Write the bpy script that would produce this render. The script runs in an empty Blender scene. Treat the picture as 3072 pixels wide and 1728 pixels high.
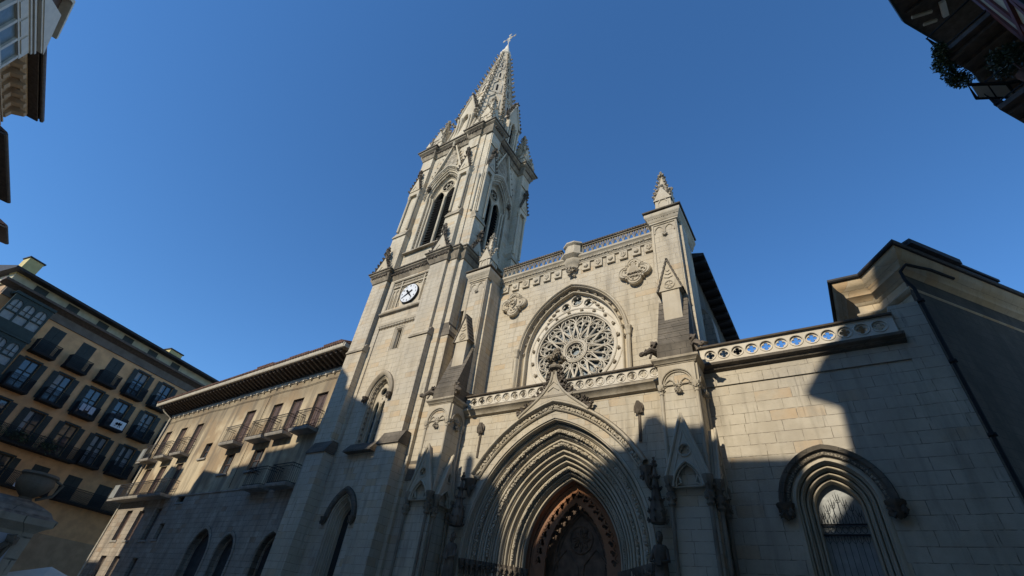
import bpy, bmesh, math, random
from mathutils import Vector, Matrix, noise
from mathutils.geometry import tessellate_polygon
R = math.radians
PI = math.pi
sc = bpy.context.scene
col = sc.collection
# ------------------------------------------------------------------ camera, sky, sun, exposure
# world: x along the church front, y into it, z up; the eye is 1.6 m above the pavement (pavement z = GZ)
GZ = -1.6
YAW, PITCH, ROLL = 0.63871539, 0.66074181, 0.14052472
cam_d = bpy.data.cameras.new('camera'); cam = bpy.data.objects.new('camera', cam_d); col.objects.link(cam)
fw = Vector((-math.sin(YAW)*math.cos(PITCH), math.cos(YAW)*math.cos(PITCH), math.sin(PITCH)))
rt = Vector((math.cos(YAW), math.sin(YAW), 0)); up = rt.cross(fw)
r2 = math.cos(ROLL)*rt + math.sin(ROLL)*up; u2 = -math.sin(ROLL)*rt + math.cos(ROLL)*up
cam.matrix_world = Matrix(((r2.x, u2.x, -fw.x, 0), (r2.y, u2.y, -fw.y, 0), (r2.z, u2.z, -fw.z, 0), (0, 0, 0, 1)))
cam_d.sensor_width = 36; cam_d.lens = 36*1400.40469/3072; cam_d.clip_start = .1; cam_d.clip_end = 3000
sc.camera = cam
AZ, EL = R(8), R(32)                       # the sun stands behind the viewer, a little to the left
to_sun = Vector((-math.sin(AZ)*math.cos(EL), -math.cos(AZ)*math.cos(EL), math.sin(EL)))
w = bpy.data.worlds.new('World'); sc.world = w; w.use_nodes = True
nt = w.node_tree; bg = nt.nodes['Background']
sky = nt.nodes.new('ShaderNodeTexSky'); sky.sky_type = 'NISHITA'; sky.sun_disc = False
sky.sun_elevation = EL; sky.sun_rotation = math.atan2(to_sun.x, to_sun.y)
sky.altitude = 0; sky.air_density = 1.0; sky.dust_density = 0.0; sky.ozone_density = 6.0
hs = nt.nodes.new('ShaderNodeHueSaturation'); hs.inputs['Saturation'].default_value = 1.12; nt.links.new(sky.outputs[0], hs.inputs['Color'])
nt.links.new(hs.outputs[0], bg.inputs[0]); bg.inputs[1].default_value = 0.15
sd = bpy.data.lights.new('sun', 'SUN'); so = bpy.data.objects.new('sun', sd); col.objects.link(so)
sd.energy = 3.35; sd.angle = R(0.5); sd.color = (1, .91, .76)
so.rotation_euler = to_sun.to_track_quat('Z', 'Y').to_euler()
sc.view_settings.view_transform = 'Standard'; sc.view_settings.look = 'None'; sc.view_settings.exposure = 0.4; sc.view_settings.gamma = 1
sc.view_settings.use_curve_mapping = False

# ------------------------------------------------------------------ materials
def newmat(name):
    m = bpy.data.materials.new(name); m.use_nodes = True
    n = m.node_tree.nodes; b = n['Principled BSDF']
    return m, m.node_tree, n, b
def math_n(t, op, a, b=None, c=None, clamp=False):
    k = t.nodes.new('ShaderNodeMath'); k.operation = op; k.use_clamp = clamp
    for i, v in enumerate((a, b, c)):
        if v is None: continue
        if isinstance(v, (int, float)): k.inputs[i].default_value = v
        else: t.links.new(v, k.inputs[i])
    return k.outputs[0]
def ramp(t, v, p0, p1):
    k = t.nodes.new('ShaderNodeMapRange'); k.interpolation_type = 'SMOOTHSTEP'; t.links.new(v, k.inputs[0])
    k.inputs[1].default_value = p0; k.inputs[2].default_value = p1
    return k.outputs[0]
def mix(t, f, a, b):
    k = t.nodes.new('ShaderNodeMix'); k.data_type = 'RGBA'
    if isinstance(f, (int, float)): k.inputs[0].default_value = f
    else: t.links.new(f, k.inputs[0])
    for i, v in ((6, a), (7, b)):
        if isinstance(v, tuple): k.inputs[i].default_value = (*v, 1)
        else: t.links.new(v, k.inputs[i])
    return k.outputs[2]
def noise_n(t, vec, scale, det=4, rough=.55):
    k = t.nodes.new('ShaderNodeTexNoise'); k.inputs['Scale'].default_value = scale; k.inputs['Detail'].default_value = det
    k.inputs['Roughness'].default_value = rough; t.links.new(vec, k.inputs['Vector']); return k.outputs[0]
def vmul(t, vec, s):
    k = t.nodes.new('ShaderNodeVectorMath'); k.operation = 'MULTIPLY'; t.links.new(vec, k.inputs[0]); k.inputs[1].default_value = s
    return k.outputs[0]
def stone(name, c1, c2, grime=(.07, .06, .05), blocks=None, mortar=(.2, .17, .13), streak=.35, top=.8, patch=.25, warm=None, bump=.25, rough=.85, seed=0.0):
    """weathered stone: optional ashlar courses, warm blocks, rain streaks, dark growth on ledges"""
    m, t, n, b = newmat(name); L = t.links
    g = n.new('ShaderNodeNewGeometry'); pos = g.outputs['Position']; nor = g.outputs['Normal']
    sp = n.new('ShaderNodeSeparateXYZ'); L.new(pos, sp.inputs[0])
    sn = n.new('ShaderNodeSeparateXYZ'); L.new(g.outputs['True Normal'], sn.inputs[0])
    n1 = noise_n(t, pos, .9 + seed, 5); n0 = noise_n(t, pos, .23, 3); n2 = noise_n(t, pos, 6, 4); n3 = noise_n(t, pos, 28, 3)
    c = mix(t, ramp(t, n1, .35, .65), c1, c2)
    h = n3
    if blocks:
        u = math_n(t, 'ADD', sp.outputs[0], math_n(t, 'MULTIPLY', sp.outputs[1], 1.37))
        cv = n.new('ShaderNodeCombineXYZ')
        L.new(math_n(t, 'ADD', u, math_n(t, 'MULTIPLY', n2, .05)), cv.inputs[0])
        L.new(math_n(t, 'ADD', sp.outputs[2], math_n(t, 'MULTIPLY', n2, .018)), cv.inputs[1])
        br = n.new('ShaderNodeTexBrick'); L.new(cv.outputs[0], br.inputs['Vector'])
        br.inputs['Scale'].default_value = 1; br.inputs['Brick Width'].default_value = blocks[0]; br.inputs['Row Height'].default_value = blocks[1]
        br.inputs['Mortar Size'].default_value = blocks[2]; br.inputs['Mortar Smooth'].default_value = .3; br.inputs['Bias'].default_value = 0
        br.offset = .43; br.offset_frequency = 2; br.squash = 1.45; br.squash_frequency = 3
        br.inputs['Color1'].default_value = (0, 0, 0, 1); br.inputs['Color2'].default_value = (1, 1, 1, 1); br.inputs['Mortar'].default_value = (.5, .5, .5, 1)
        rnd = br.outputs['Color']; sr = n.new('ShaderNodeSeparateColor'); L.new(rnd, sr.inputs[0]); rv = sr.outputs[0]
        c = mix(t, math_n(t, 'MULTIPLY', rv, .6), c, mix(t, n2, tuple(x*.80 for x in c1), tuple(min(1, x*1.1) for x in c2)))
        if warm:
            c = mix(t, math_n(t, 'MULTIPLY', ramp(t, math_n(t, 'ADD', rv, math_n(t, 'MULTIPLY', n1, .45)), 1.05, 1.22), .75), c, warm)
        c = mix(t, math_n(t, 'MULTIPLY', br.outputs['Fac'], ramp(t, n2, .3, .6)), c, mortar)
        h = math_n(t, 'SUBTRACT', n3, math_n(t, 'MULTIPLY', br.outputs['Fac'], 1.6))
    else:
        c = mix(t, math_n(t, 'MULTIPLY', n2, .35), c, tuple(x*.7 for x in c1))
    st = noise_n(t, vmul(t, pos, (2.2, 2.2, .22)), 1.0, 4, .6)
    c = mix(t, math_n(t, 'MULTIPLY', ramp(t, st, .48, .74), streak), c, tuple(x*.42 + g_*.3 for x, g_ in zip(c1, grime)))
    st2 = noise_n(t, vmul(t, pos, (7.0, 7.0, .5)), 1.0, 3, .6)
    c = mix(t, math_n(t, 'MULTIPLY', math_n(t, 'MULTIPLY', ramp(t, st2, .58, .72), ramp(t, n1, .45, .6)), streak*.9), c, grime)
    c = mix(t, math_n(t, 'MULTIPLY', ramp(t, noise_n(t, pos, .45, 6, .62), .56, .75), patch), c, grime)
    c = mix(t, math_n(t, 'MULTIPLY', ramp(t, n0, .42, .66), .30), c, tuple(sum(c1)/3*k_ for k_ in (.80, .76, .68)))
    if top:
        f = math_n(t, 'MULTIPLY', ramp(t, sn.outputs[2], .25, .75), math_n(t, 'MULTIPLY_ADD', ramp(t, n2, .25, .6), .6, .4))
        c = mix(t, math_n(t, 'MULTIPLY', f, top), c, grime)
    L.new(c, b.inputs['Base Color']); b.inputs['Roughness'].default_value = rough
    b.inputs['Specular IOR Level'].default_value = .2
    bp = n.new('ShaderNodeBump'); bp.inputs['Strength'].default_value = bump; bp.inputs['Distance'].default_value = .03
    L.new(math_n(t, 'ADD', h, math_n(t, 'MULTIPLY', n2, .8)), bp.inputs['Height']); L.new(bp.outputs[0], b.inputs['Normal'])
    return m
def plain(name, c, rough=.6, var=.3, scale=6, metal=0.0, spec=.4, bump=.1):
    m, t, n, b = newmat(name)
    g = n.new('ShaderNodeNewGeometry')
    nn = noise_n(t, g.outputs['Position'], scale, 4)
    t.links.new(mix(t, ramp(t, nn, .3, .7), tuple(x*(1-var) for x in c), c), b.inputs['Base Color'])
    b.inputs['Roughness'].default_value = rough; b.inputs['Metallic'].default_value = metal; b.inputs['Specular IOR Level'].default_value = spec
    bp = n.new('ShaderNodeBump'); bp.inputs['Strength'].default_value = bump; bp.inputs['Distance'].default_value = .02
    t.links.new(nn, bp.inputs['Height']); t.links.new(bp.outputs[0], b.inputs['Normal'])
    return m
def glassy(name, c, rough=.12, spec=.8, wave=.15):
    m, t, n, b = newmat(name)
    g = n.new('ShaderNodeNewGeometry'); nn = noise_n(t, g.outputs['Position'], 3.5, 3)
    t.links.new(mix(t, nn, tuple(x*.6 for x in c), tuple(x*1.3 for x in c)), b.inputs['Base Color'])
    b.inputs['Roughness'].default_value = rough; b.inputs['Specular IOR Level'].default_value = spec
    bp = n.new('ShaderNodeBump'); bp.inputs['Strength'].default_value = wave; bp.inputs['Distance'].default_value = .05
    t.links.new(nn, bp.inputs['Height']); t.links.new(bp.outputs[0], b.inputs['Normal'])
    return m
CR1, CR2 = (.47, .40, .285), (.56, .495, .375)
M = {}
M['ashlar'] = stone('cream_ashlar', CR1, CR2, blocks=(.78, .345, .011), mortar=(.22, .18, .13), warm=(.50, .37, .22), streak=.55, patch=.32, bump=.4)
M['ashlar_big'] = stone('cream_ashlar_aisle', (.43, .37, .275), (.55, .485, .37), blocks=(.85, .40, .013), mortar=(.19, .16, .115), warm=(.50, .35, .20), streak=.45, patch=.28, bump=.4)
M['carved'] = stone('carved_cream_stone', (.48, .405, .285), (.57, .50, .375), streak=.35, patch=.25)
M['pale'] = stone('pale_tracery_stone', (.62, .55, .43), (.70, .64, .52), streak=.18, top=.5, patch=.12)
M['dark'] = stone('blackened_stone', (.10, .085, .065), (.20, .17, .13), grime=(.04, .035, .03), blocks=(.62, .30, .012), mortar=(.05, .045, .035), streak=.4, top=.4)
M['darkc'] = stone('blackened_carving', (.10, .08, .06), (.24, .195, .145), grime=(.03, .027, .024), streak=.5, top=.5, patch=.5)
M['sooty'] = stone('soot_stained_cornice_stone', (.17, .14, .10), (.37, .31, .22), grime=(.045, .038, .03), streak=.6, top=.7, patch=.55)
M['recess'] = stone('shade_grey_tracery', (.33, .31, .26), (.42, .395, .33), streak=.2, top=0, patch=.1)  # tracery stone greyed down to paint shade into the recesses
M['band'] = stone('weathered_foliage_carving', (.30, .25, .175), (.50, .43, .32), grime=(.05, .04, .03), streak=.5, top=.7, patch=.45)
M['rubble'] = stone('brown_rubble_masonry', (.29, .235, .175), (.45, .38, .29), blocks=(.62, .33, .016), mortar=(.13, .11, .085), streak=.6, patch=.45, warm=(.30, .20, .12))
M['sidewall'] = stone('dark_brown_masonry', (.065, .058, .045), (.125, .112, .088), grime=(.035, .04, .03), blocks=(.6, .3, .012), mortar=(.05, .05, .04), streak=.6, patch=.6)  # dark brown masonry tone with darker streaks and patches
M['ochreblock'] = stone('honey_stone', (.50, .37, .21), (.58, .47, .31), blocks=(.7, .42, .01), mortar=(.3, .22, .13), warm=(.50, .32, .15), streak=.35)
M['black'] = plain('flat_black', (.012, .012, .014), .9, .3, spec=.1)  # near-black colour, stands for shade inside openings; also plain black paint
M['iron'] = plain('black_iron', (.022, .022, .022), .85, .3, 20, .12)
M['iron_grey'] = plain('grey_iron_rail', (.10, .10, .105), .5, .3, 20, .5)
M['wood'] = plain('brown_oak', (.21, .135, .085), .6, .5, 3)
M['redcarve'] = stone('reddish_carved_stone', (.33, .15, .07), (.42, .21, .11), grime=(.08, .04, .02), streak=.2, patch=.2)  # red-brown stone colour of the ring inside the doorway
M['rafter'] = plain('dark_timber', (.13, .10, .078), .7, .4, 5)
M['board'] = plain('weathered_soffit_boards', (.40, .32, .24), .8, .35, 4)
M['infill'] = plain('recessed_dark_infill', (.05, .046, .042), .8, .5, 2)
M['cream'] = plain('cream_painted_fascia', (.62, .56, .44), .6, .25, 3)
M['tile'] = plain('clay_roof_tiles', (.21, .115, .08), .8, .55, 4)
M['slate'] = plain('dark_roof_slates', (.035, .035, .038), .7, .4, 4)
M['shut_red'] = plain('brown_red_shutters', (.105, .068, .055), .6, .3, 3)
M['shut_grn'] = plain('dark_green_shutters', (.030, .040, .036), .6, .3, 3)
M['mir_grn'] = plain('green_gallery_paint', (.028, .045, .035), .5, .3, 3)
M['white'] = plain('white_paint', (.78, .77, .73), .5, .08)
M['clockface'] = plain('clock_enamel', (.70, .71, .70), .35, .05)
M['ochre'] = plain('ochre_render', (.70, .39, .18), .85, .22, 1.3)
M['ochre_d'] = plain('grey_frieze_render', (.17, .14, .11), .85, .3, 1.5)
M['yellow'] = plain('yellow_chimney_render', (.58, .47, .20), .8, .2, 1.5)
M['cloth'] = plain('white_cloth', (.45, .45, .48), .8, .15, 3)
M['glass'] = glassy('church_glass', (.14, .175, .18), .3, .6, .35)
M['glass_dark'] = plain('dark_leaded_glass', (.03, .033, .035), .45, .4, 9, spec=.3)
M['glass_pale'] = glassy('pale_leaded_glass', (.30, .31, .29), .35, .5, .25)
M['pane'] = glassy('window_pane', (.05, .06, .07), .04, 1.0, .04)
M['slab'] = plain('balcony_concrete', (.33, .30, .25), .8, .35, 3)
M['plaster_b'] = plain('cream_plaster', (.50, .46, .32), .85, .25, 1.5)
M['timber_red'] = plain('oxblood_timber', (.16, .05, .045), .6, .3, 4)
M['leaf'] = plain('dark_leaves', (.035, .06, .022), .5, .5, 12)
M['leaf2'] = plain('mid_green_leaves', (.07, .11, .035), .5, .4, 12)  # paler green, mixed at random among the dark leaves
M['pave'] = stone('granite_pavement', (.38, .355, .31), (.46, .43, .38), blocks=(.8, .8, .01), mortar=(.08, .08, .08), top=0)
M['brownh'] = plain('brown_house_render', (.44, .29, .165), .85, .25, 1.3)
M['mirw'] = plain('off_white_gallery', (.58, .53, .44), .55, .12, 3)
M['rear'] = plain('pale_render', (.78, .71, .58), .85, .12, 1.2)  # walls of the unseen houses, lightened to bounce more light
M['curtain'] = plain('grey_net_curtain', (.30, .30, .29), .8, .15, 3)
M['canvas'] = plain('cream_canvas', (.55, .54, .46), .8, .1, 3)
# stained plaster of the house on the left: ochre render with grey washes over rubble
def plaster():
    m, t, n, b = newmat('stained_ochre_plaster'); L = t.links
    g = n.new('ShaderNodeNewGeometry'); pos = g.outputs['Position']
    sp = n.new('ShaderNodeSeparateXYZ'); L.new(pos, sp.inputs[0]); z = sp.outputs[2]
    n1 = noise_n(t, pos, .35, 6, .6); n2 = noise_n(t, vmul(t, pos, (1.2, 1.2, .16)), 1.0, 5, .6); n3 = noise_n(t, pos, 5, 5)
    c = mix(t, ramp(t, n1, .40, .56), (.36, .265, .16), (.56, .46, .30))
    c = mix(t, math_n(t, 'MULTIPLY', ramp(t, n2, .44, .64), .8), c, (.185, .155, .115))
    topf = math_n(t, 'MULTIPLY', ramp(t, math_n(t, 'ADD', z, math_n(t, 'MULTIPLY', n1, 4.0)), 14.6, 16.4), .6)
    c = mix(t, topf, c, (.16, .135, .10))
    c = mix(t, math_n(t, 'MULTIPLY', n3, .25), c, (.22, .17, .11))
    L.new(c, b.inputs['Base Color']); b.inputs['Roughness'].default_value = .9; b.inputs['Specular IOR Level'].default_value = .15
    bp = n.new('ShaderNodeBump'); bp.inputs['Strength'].default_value = .25; bp.inputs['Distance'].default_value = .03
    L.new(n3, bp.inputs['Height']); L.new(bp.outputs[0], b.inputs['Normal'])
    return m
M['plaster'] = plaster()

# ------------------------------------------------------------------ mesh collecting
def _ico():
    bm = bmesh.new(); bmesh.ops.create_icosphere(bm, subdivisions=2, radius=1)
    v = [x.co.copy() for x in bm.verts]; f = [[y.index for y in x.verts] for x in bm.faces]; bm.free(); return v, f
ICO_V, ICO_F = _ico()
IDT = lambda u, y, z: (u, y, z)
class MB:
    def __init__(s, T=IDT): s.v = []; s.f = []; s.T = T
    def add(s, vs, fs):
        k = len(s.v); s.v += [s.T(*p) for p in vs]; s.f += [[i+k for i in q] for q in fs]
    def box(s, x0, x1, y0, y1, z0, z1):
        s.add([(x0,y0,z0),(x1,y0,z0),(x1,y1,z0),(x0,y1,z0),(x0,y0,z1),(x1,y0,z1),(x1,y1,z1),(x0,y1,z1)],
              [(0,1,2,3),(4,5,6,7),(0,1,5,4),(1,2,6,5),(2,3,7,6),(3,0,4,7)])
    def hexa(s, lo, hi):      # two quads of points
        s.add(list(lo)+list(hi), [(0,1,2,3),(4,5,6,7),(0,1,5,4),(1,2,6,5),(2,3,7,6),(3,0,4,7)])
    def prism(s, poly, y0, y1):   # polygon in (u,z), extruded along y
        n = len(poly); s.add([(a, y0, b) for a, b in poly]+[(a, y1, b) for a, b in poly],
              [list(range(n)), list(range(n, 2*n))]+[(i, (i+1) % n, n+(i+1) % n, n+i) for i in range(n)])
    def prismx(s, poly, x0, x1):  # polygon in (y,z), extruded along u
        n = len(poly); s.add([(x0, a, b) for a, b in poly]+[(x1, a, b) for a, b in poly],
              [list(range(n)), list(range(n, 2*n))]+[(i, (i+1) % n, n+(i+1) % n, n+i) for i in range(n)])
    def prismz(s, poly, z0, z1):
        n = len(poly); s.add([(a, b, z0) for a, b in poly]+[(a, b, z1) for a, b in poly],
              [list(range(n)), list(range(n, 2*n))]+[(i, (i+1) % n, n+(i+1) % n, n+i) for i in range(n)])
    def plate(s, outer, holes, y0, y1):
        loops = [outer]+holes; flat = [p for l in loops for p in l]
        tri = tessellate_polygon([[Vector((a, b, 0)) for a, b in l] for l in loops]); n = len(flat)
        fs = [list(q) for q in tri]+[[i+n for i in q] for q in tri]; k = 0
        for l in loops:
            m = len(l); fs += [(k+i, k+(i+1) % m, n+k+(i+1) % m, n+k+i) for i in range(m)]; k += m
        s.add([(a, y0, b) for a, b in flat]+[(a, y1, b) for a, b in flat], fs)
    def sweep(s, fn, prof):   # fn(offset)->[(u,z)], prof [(offset,y)]
        rows = [[(a, y, b) for a, b in fn(d)] for d, y in prof]; m = len(rows[0])
        s.add([p for r in rows for p in r], [(j*m+i, j*m+i+1, (j+1)*m+i+1, (j+1)*m+i) for j in range(len(rows)-1) for i in range(m-1)])
    def tube(s, pts, r, n=6, squash=1.0, closed=False, taper=None):
        P = [Vector(p) for p in pts]; m = len(P); vs = []
        for i, p in enumerate(P):
            if closed: t = P[(i+1) % m]-P[i-1]
            else: t = P[min(i+1, m-1)]-P[max(i-1, 0)]
            t.normalize(); a = Vector((0, 1, 0)) if abs(t.y) < .9 else Vector((1, 0, 0))
            b = t.cross(a).normalized(); a = b.cross(t)
            q = r*(taper[i] if taper else 1)
            for k in range(n):
                th = 2*PI*k/n+PI/n; o = b*math.cos(th)*q + a*math.sin(th)*q*squash; vs.append(tuple(p+o))
        fs = [(i*n+k, i*n+(k+1) % n, ((i+1) % m)*n+(k+1) % n, ((i+1) % m)*n+k) for i in range(m if closed else m-1) for k in range(n)]
        if not closed: fs += [list(range(n)), list(range((m-1)*n, m*n))]
        s.add(vs, fs)
    def lathe(s, cx, cy, prof, n=12, rot=0.0, sx=1, sy=1):
        m = len(prof); vs = [(cx+sx*r*math.cos(2*PI*k/n+rot), cy+sy*r*math.sin(2*PI*k/n+rot), z) for r, z in prof for k in range(n)]
        s.add(vs, [(i*n+k, i*n+(k+1) % n, (i+1)*n+(k+1) % n, (i+1)*n+k) for i in range(m-1) for k in range(n)]+[list(range(n)), list(range((m-1)*n, m*n))])
    def blob(s, c, r, seed=0, rough=.35, sq=(1, 1, 1)):
        o = Vector((seed*7.13, seed*3.7, seed*1.9)); vs = []
        for v in ICO_V:
            k = 1+rough*2.2*noise.noise(v*1.9+o); vs.append((c[0]+v.x*k*r*sq[0], c[1]+v.y*k*r*sq[1], c[2]+v.z*k*r*sq[2]))
        s.add(vs, ICO_F)
    def cornice(s, plan, prof, closed=False, side=1):   # plan [(x,y)], prof [(offset,z)], swept with mitres
        m = len(plan); ns = []
        for i in range(m):
            e = []
            if closed or i > 0: a = Vector(plan[i-1]); b = Vector(plan[i]); d = (b-a).normalized(); e.append(Vector((d.y, -d.x))*side)
            if closed or i < m-1: a = Vector(plan[i]); b = Vector(plan[(i+1) % m]); d = (b-a).normalized(); e.append(Vector((d.y, -d.x))*side)
            if len(e) == 1: ns.append(e[0])
            else:
                q = e[0]+e[1]; ns.append(q*(2/max(q.length_squared, .35)))
        vs = [(p[0]+nv.x*o, p[1]+nv.y*o, z) for o, z in prof for p, nv in zip(plan, ns)]; k = len(prof)
        fs = [(j*m+i, j*m+(i+1) % m, (j+1)*m+(i+1) % m, (j+1)*m+i) for j in range(k-1) for i in range(m if closed else m-1)]
        if not closed: fs += [[j*m for j in range(k)], [j*m+m-1 for j in range(k)]]
        s.add(vs, fs)
    def build(s, name, mat, parent=None, smooth=True, label=None):
        me = bpy.data.meshes.new(name); me.from_pydata(s.v, [], s.f); me.validate()
        bm = bmesh.new(); bm.from_mesh(me); bmesh.ops.recalc_face_normals(bm, faces=bm.faces); bm.to_mesh(me); bm.free()
        if smooth:
            me.polygons.foreach_set('use_smooth', [True]*len(me.polygons)); me.set_sharp_from_angle(angle=R(38))
        me.materials.append(mat); o = bpy.data.objects.new(name, me); col.objects.link(o)
        if parent: attach(o, parent)
        if label: o['label'] = label
        return o
def attach(o, p):
    o.parent = p
    q = p; mw = Matrix()
    while q is not None:
        mw = (Matrix.Translation(q.location) if q.type == 'EMPTY' else Matrix()) @ mw; q = None
    if p.type == 'EMPTY': o.matrix_parent_inverse = mw.inverted()
def thing(name, label, cat, loc=(0, 0, 0), group=None):
    o = bpy.data.objects.new(name, None); col.objects.link(o); o.location = loc; o.empty_display_size = .5
    o['label'] = label; o['category'] = cat
    if group: o['group'] = group
    return o
def tag(o, label, cat, group=None):
    o['label'] = label; o['category'] = cat
    if group: o['group'] = group
    return o
# ------------------------------------------------------------------ outlines
def arch_fn(cx, zs, hw, rise, zb, n=14):
    """pointed arch: returns outline(offset inwards) from left foot over the apex to right foot"""
    Rr = (hw*hw+rise*rise)/(2*hw); c = Rr-hw
    def fn(d):
        r = Rr-d; h = math.sqrt(max(r*r-c*c, 1e-6)); a1 = math.atan2(h, -c); pts = [(cx-hw+d, zb)]
        for i in range(n+1):
            a = PI+(a1-PI)*i/n; pts.append((cx+c+r*math.cos(a), zs+r*math.sin(a)))
        pts += [(2*cx-x, z) for x, z in reversed(pts[:-1])]
        return pts
    return fn
def arc_only(fn):
    return lambda d: fn(d)[1:-1]
def circle(cx, cz, r, n=20, a0=0.0):
    return [(cx+r*math.cos(a0+2*PI*i/n), cz+r*math.sin(a0+2*PI*i/n)) for i in range(n)]
def foil(cx, cz, r, lobes=4, rot=0.0, n=7, depth=.55):
    """lobed opening with cusps"""
    rr = r*depth; cc = r-rr; pts = []
    for k in range(lobes):
        a = rot+2*PI*k/lobes; half = PI*.5+PI/lobes*.55
        for i in range(n):
            b = a-half+2*half*i/(n-1); pts.append((cx+cc*math.cos(a)+rr*math.cos(b), cz+cc*math.sin(a)+rr*math.sin(b)))
    return pts
def rect(x0, x1, z0, z1): return [(x0, z0), (x1, z0), (x1, z1), (x0, z1)]
def mouldings(d0, y0, d1, y1, orders, roll=.45):
    """profile of stepped arch orders: fillet, deep hollow, round roll standing forward of it"""
    prof = []; sd, sy = (d1-d0)/orders, (y1-y0)/orders
    for k in range(orders):
        a, b = d0+sd*k, y0+sy*k
        prof += [(a, b), (a+sd*.17, b+sy*.02), (a+sd*.19, b+sy*.62), (a+sd*.26, b+sy*1.02), (a+sd*.36, b+sy*.98)]
        r = sd*.27; c = (a+sd*.64, b+sy*.42)
        for i in range(8):
            th = PI*.95-PI*1.05*i/7; prof.append((c[0]+r*math.cos(th), c[1]-r*math.sin(th)*min(1.2, sy/sd)))
        prof += [(a+sd*.93, b+sy*.80), (a+sd*.97, b+sy*1.0)]
    prof.append((d1, y1)); return prof
def along(pts, step, start=0.0):
    """points every step metres along a polyline of (u,z), with tangent angle"""
    out = []; acc = start
    for (x0, z0), (x1, z1) in zip(pts, pts[1:]):
        L = math.hypot(x1-x0, z1-z0)
        while acc < L:
            t = acc/L; out.append((x0+(x1-x0)*t, z0+(z1-z0)*t, math.atan2(z1-z0, x1-x0))); acc += step
        acc -= L
    return out
def leafband(mb, pts, y, r, step, seed=0):
    for i, (x, z, a) in enumerate(along(pts, step, step*.3)):
        k = (i % 2)*.25*r
        mb.blob((x+math.cos(a+PI/2)*(k-.1*r), y, z+math.sin(a+PI/2)*(k-.1*r)), r, seed+i, .45, (1, .8, 1))
def crocket(mb, p, d, s, seed=0):
    d = Vector(d).normalized(); p = Vector(p)
    mb.blob(p+d*s*.45, s*.42, seed, .5); mb.blob(p+d*s*.95+Vector((0, 0, s*.25)), s*.30, seed+3, .5)
def finial(mb, x, y, z, s, seed=0):
    mb.tube([(x, y, z-s*.3), (x, y, z+s*1.5)], s*.16, 6)
    for k in range(4):
        a = k*PI/2+PI/4
        mb.blob((x+s*.36*math.cos(a), y+s*.36*math.sin(a), z+s*.35), s*.27, seed+k, .5)
        mb.blob((x+s*.22*math.cos(a+.8), y+s*.22*math.sin(a+.8), z+s*.95), s*.19, seed+k+9, .5)
    mb.blob((x, y, z+s*1.5), s*.22, seed+5, .4)
def pinnacle(parent, x, y, z0, w, hb, hs, mat='carved', seed=0, label=None, gables=True):
    """square shaft with four small gables and a crocketed spirelet"""
    b = MB(); b.box(x-w/2, x+w/2, y-w/2, y+w/2, z0, z0+hb)
    h = w/2
    for k in range(4):
        a = k*PI/2; ca, sa = math.cos(a), math.sin(a)
        T = lambda u, d, z: (x+u*ca-d*sa, y+u*sa+d*ca, z)
        g = MB(T)
        if gables:
            g.prism([(-h*1.12, z0+hb*.92), (h*1.12, z0+hb*.92), (0, z0+hb+w*1.15)], -h-.06-.004*k, -h*.2)
            g.tube([(-h*.62, -h-.01, z0+hb*.15), (-h*.62, -h-.01, z0+hb*.7), (-h*.3, -h-.01, z0+hb*.93), (0, -h-.01, z0+hb*1.02), (h*.3, -h-.01, z0+hb*.93), (h*.62, -h-.01, z0+hb*.7), (h*.62, -h-.01, z0+hb*.15)], w*.05, 4)
        b.v += g.v; b.f += [[i+len(b.v)-len(g.v) for i in q] for q in g.f]
    b.lathe(x, y, [(w*.62, z0+hb), (w*.1, z0+hb+hs)], 4, PI/4)
    o = b.build('pinnacle', M[mat], parent, label=label)
    c = MB(); n = max(4, int(hs/(w*.42)))
    for k in range(4):
        a = k*PI/2+PI/4
        c.tube([(x+w*.62*math.cos(a), y+w*.62*math.sin(a), z0+hb), (x+w*.1*math.cos(a), y+w*.1*math.sin(a), z0+hb+hs)], w*.06, 5)
        for i in range(n):
            t = (i+.5)/n; r = (w*.62)*(1-t)+w*.1*t
            crocket(c, (x+r*math.cos(a), y+r*math.sin(a), z0+hb+hs*t), (math.cos(a), math.sin(a), .35), w*.26*(1-.4*t), seed+i*4+k)
        if gables:
            a2 = k*PI/2; nx, ny = math.cos(a2-PI/2), math.sin(a2-PI/2); tx, ty = math.cos(a2), math.sin(a2)
            for s_ in (-1, 1):
                for t in (.2, .5, .8):
                    crocket(c, (x+nx*(h+.03)+tx*s_*h*1.1*(1-t), y+ny*(h+.03)+ty*s_*h*1.1*(1-t), z0+hb*.92+(hb*.08+w*1.15)*t), (tx*s_*.6, ty*s_*.6, .8), w*.15, seed+k)
            c.blob((x+nx*(h+.03), y+ny*(h+.03), z0+hb+w*1.25), w*.13, seed+k, .4)
    finial(c, x, y, z0+hb+hs, w*.42, seed)
    c.build('crockets', M['band'], o)
    return o
SMALL = [(0, 0), (.05, .02), (.05, .07), (.14, .12), (.2, .2), (.2, .27), (.1, .33), (0, .36)]
def prof(z0, h, out, kind=0):
    if kind == 0: base = [(0, 0), (.25, .06), (.25, .16), (.45, .22), (.55, .40), (.85, .55), (1, .62), (1, .86), (.7, .93), (0, 1.05)]
    else: base = [(0, 0), (1, .25), (1, .6), (.0, 1.05)]
    return [(a*out, z0+b*h) for a, b in base]
# ================================================================== ground
g = MB(); g.add([(-900, -900, GZ), (900, -900, GZ), (900, 900, GZ), (-900, 900, GZ)], [(0, 1, 2, 3)])
o = g.build('ground', M['pave']); o['kind'] = 'structure'
# ================================================================== the cathedral
CAT = thing('cathedral', 'cream stone gothic cathedral with clock tower, spire and rose window', 'cathedral', (-11, 18.2, GZ))
def P(b, name, mat, label=None, parent=None, smooth=True): return b.build(name, M[mat], parent or CAT, smooth, label)
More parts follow.
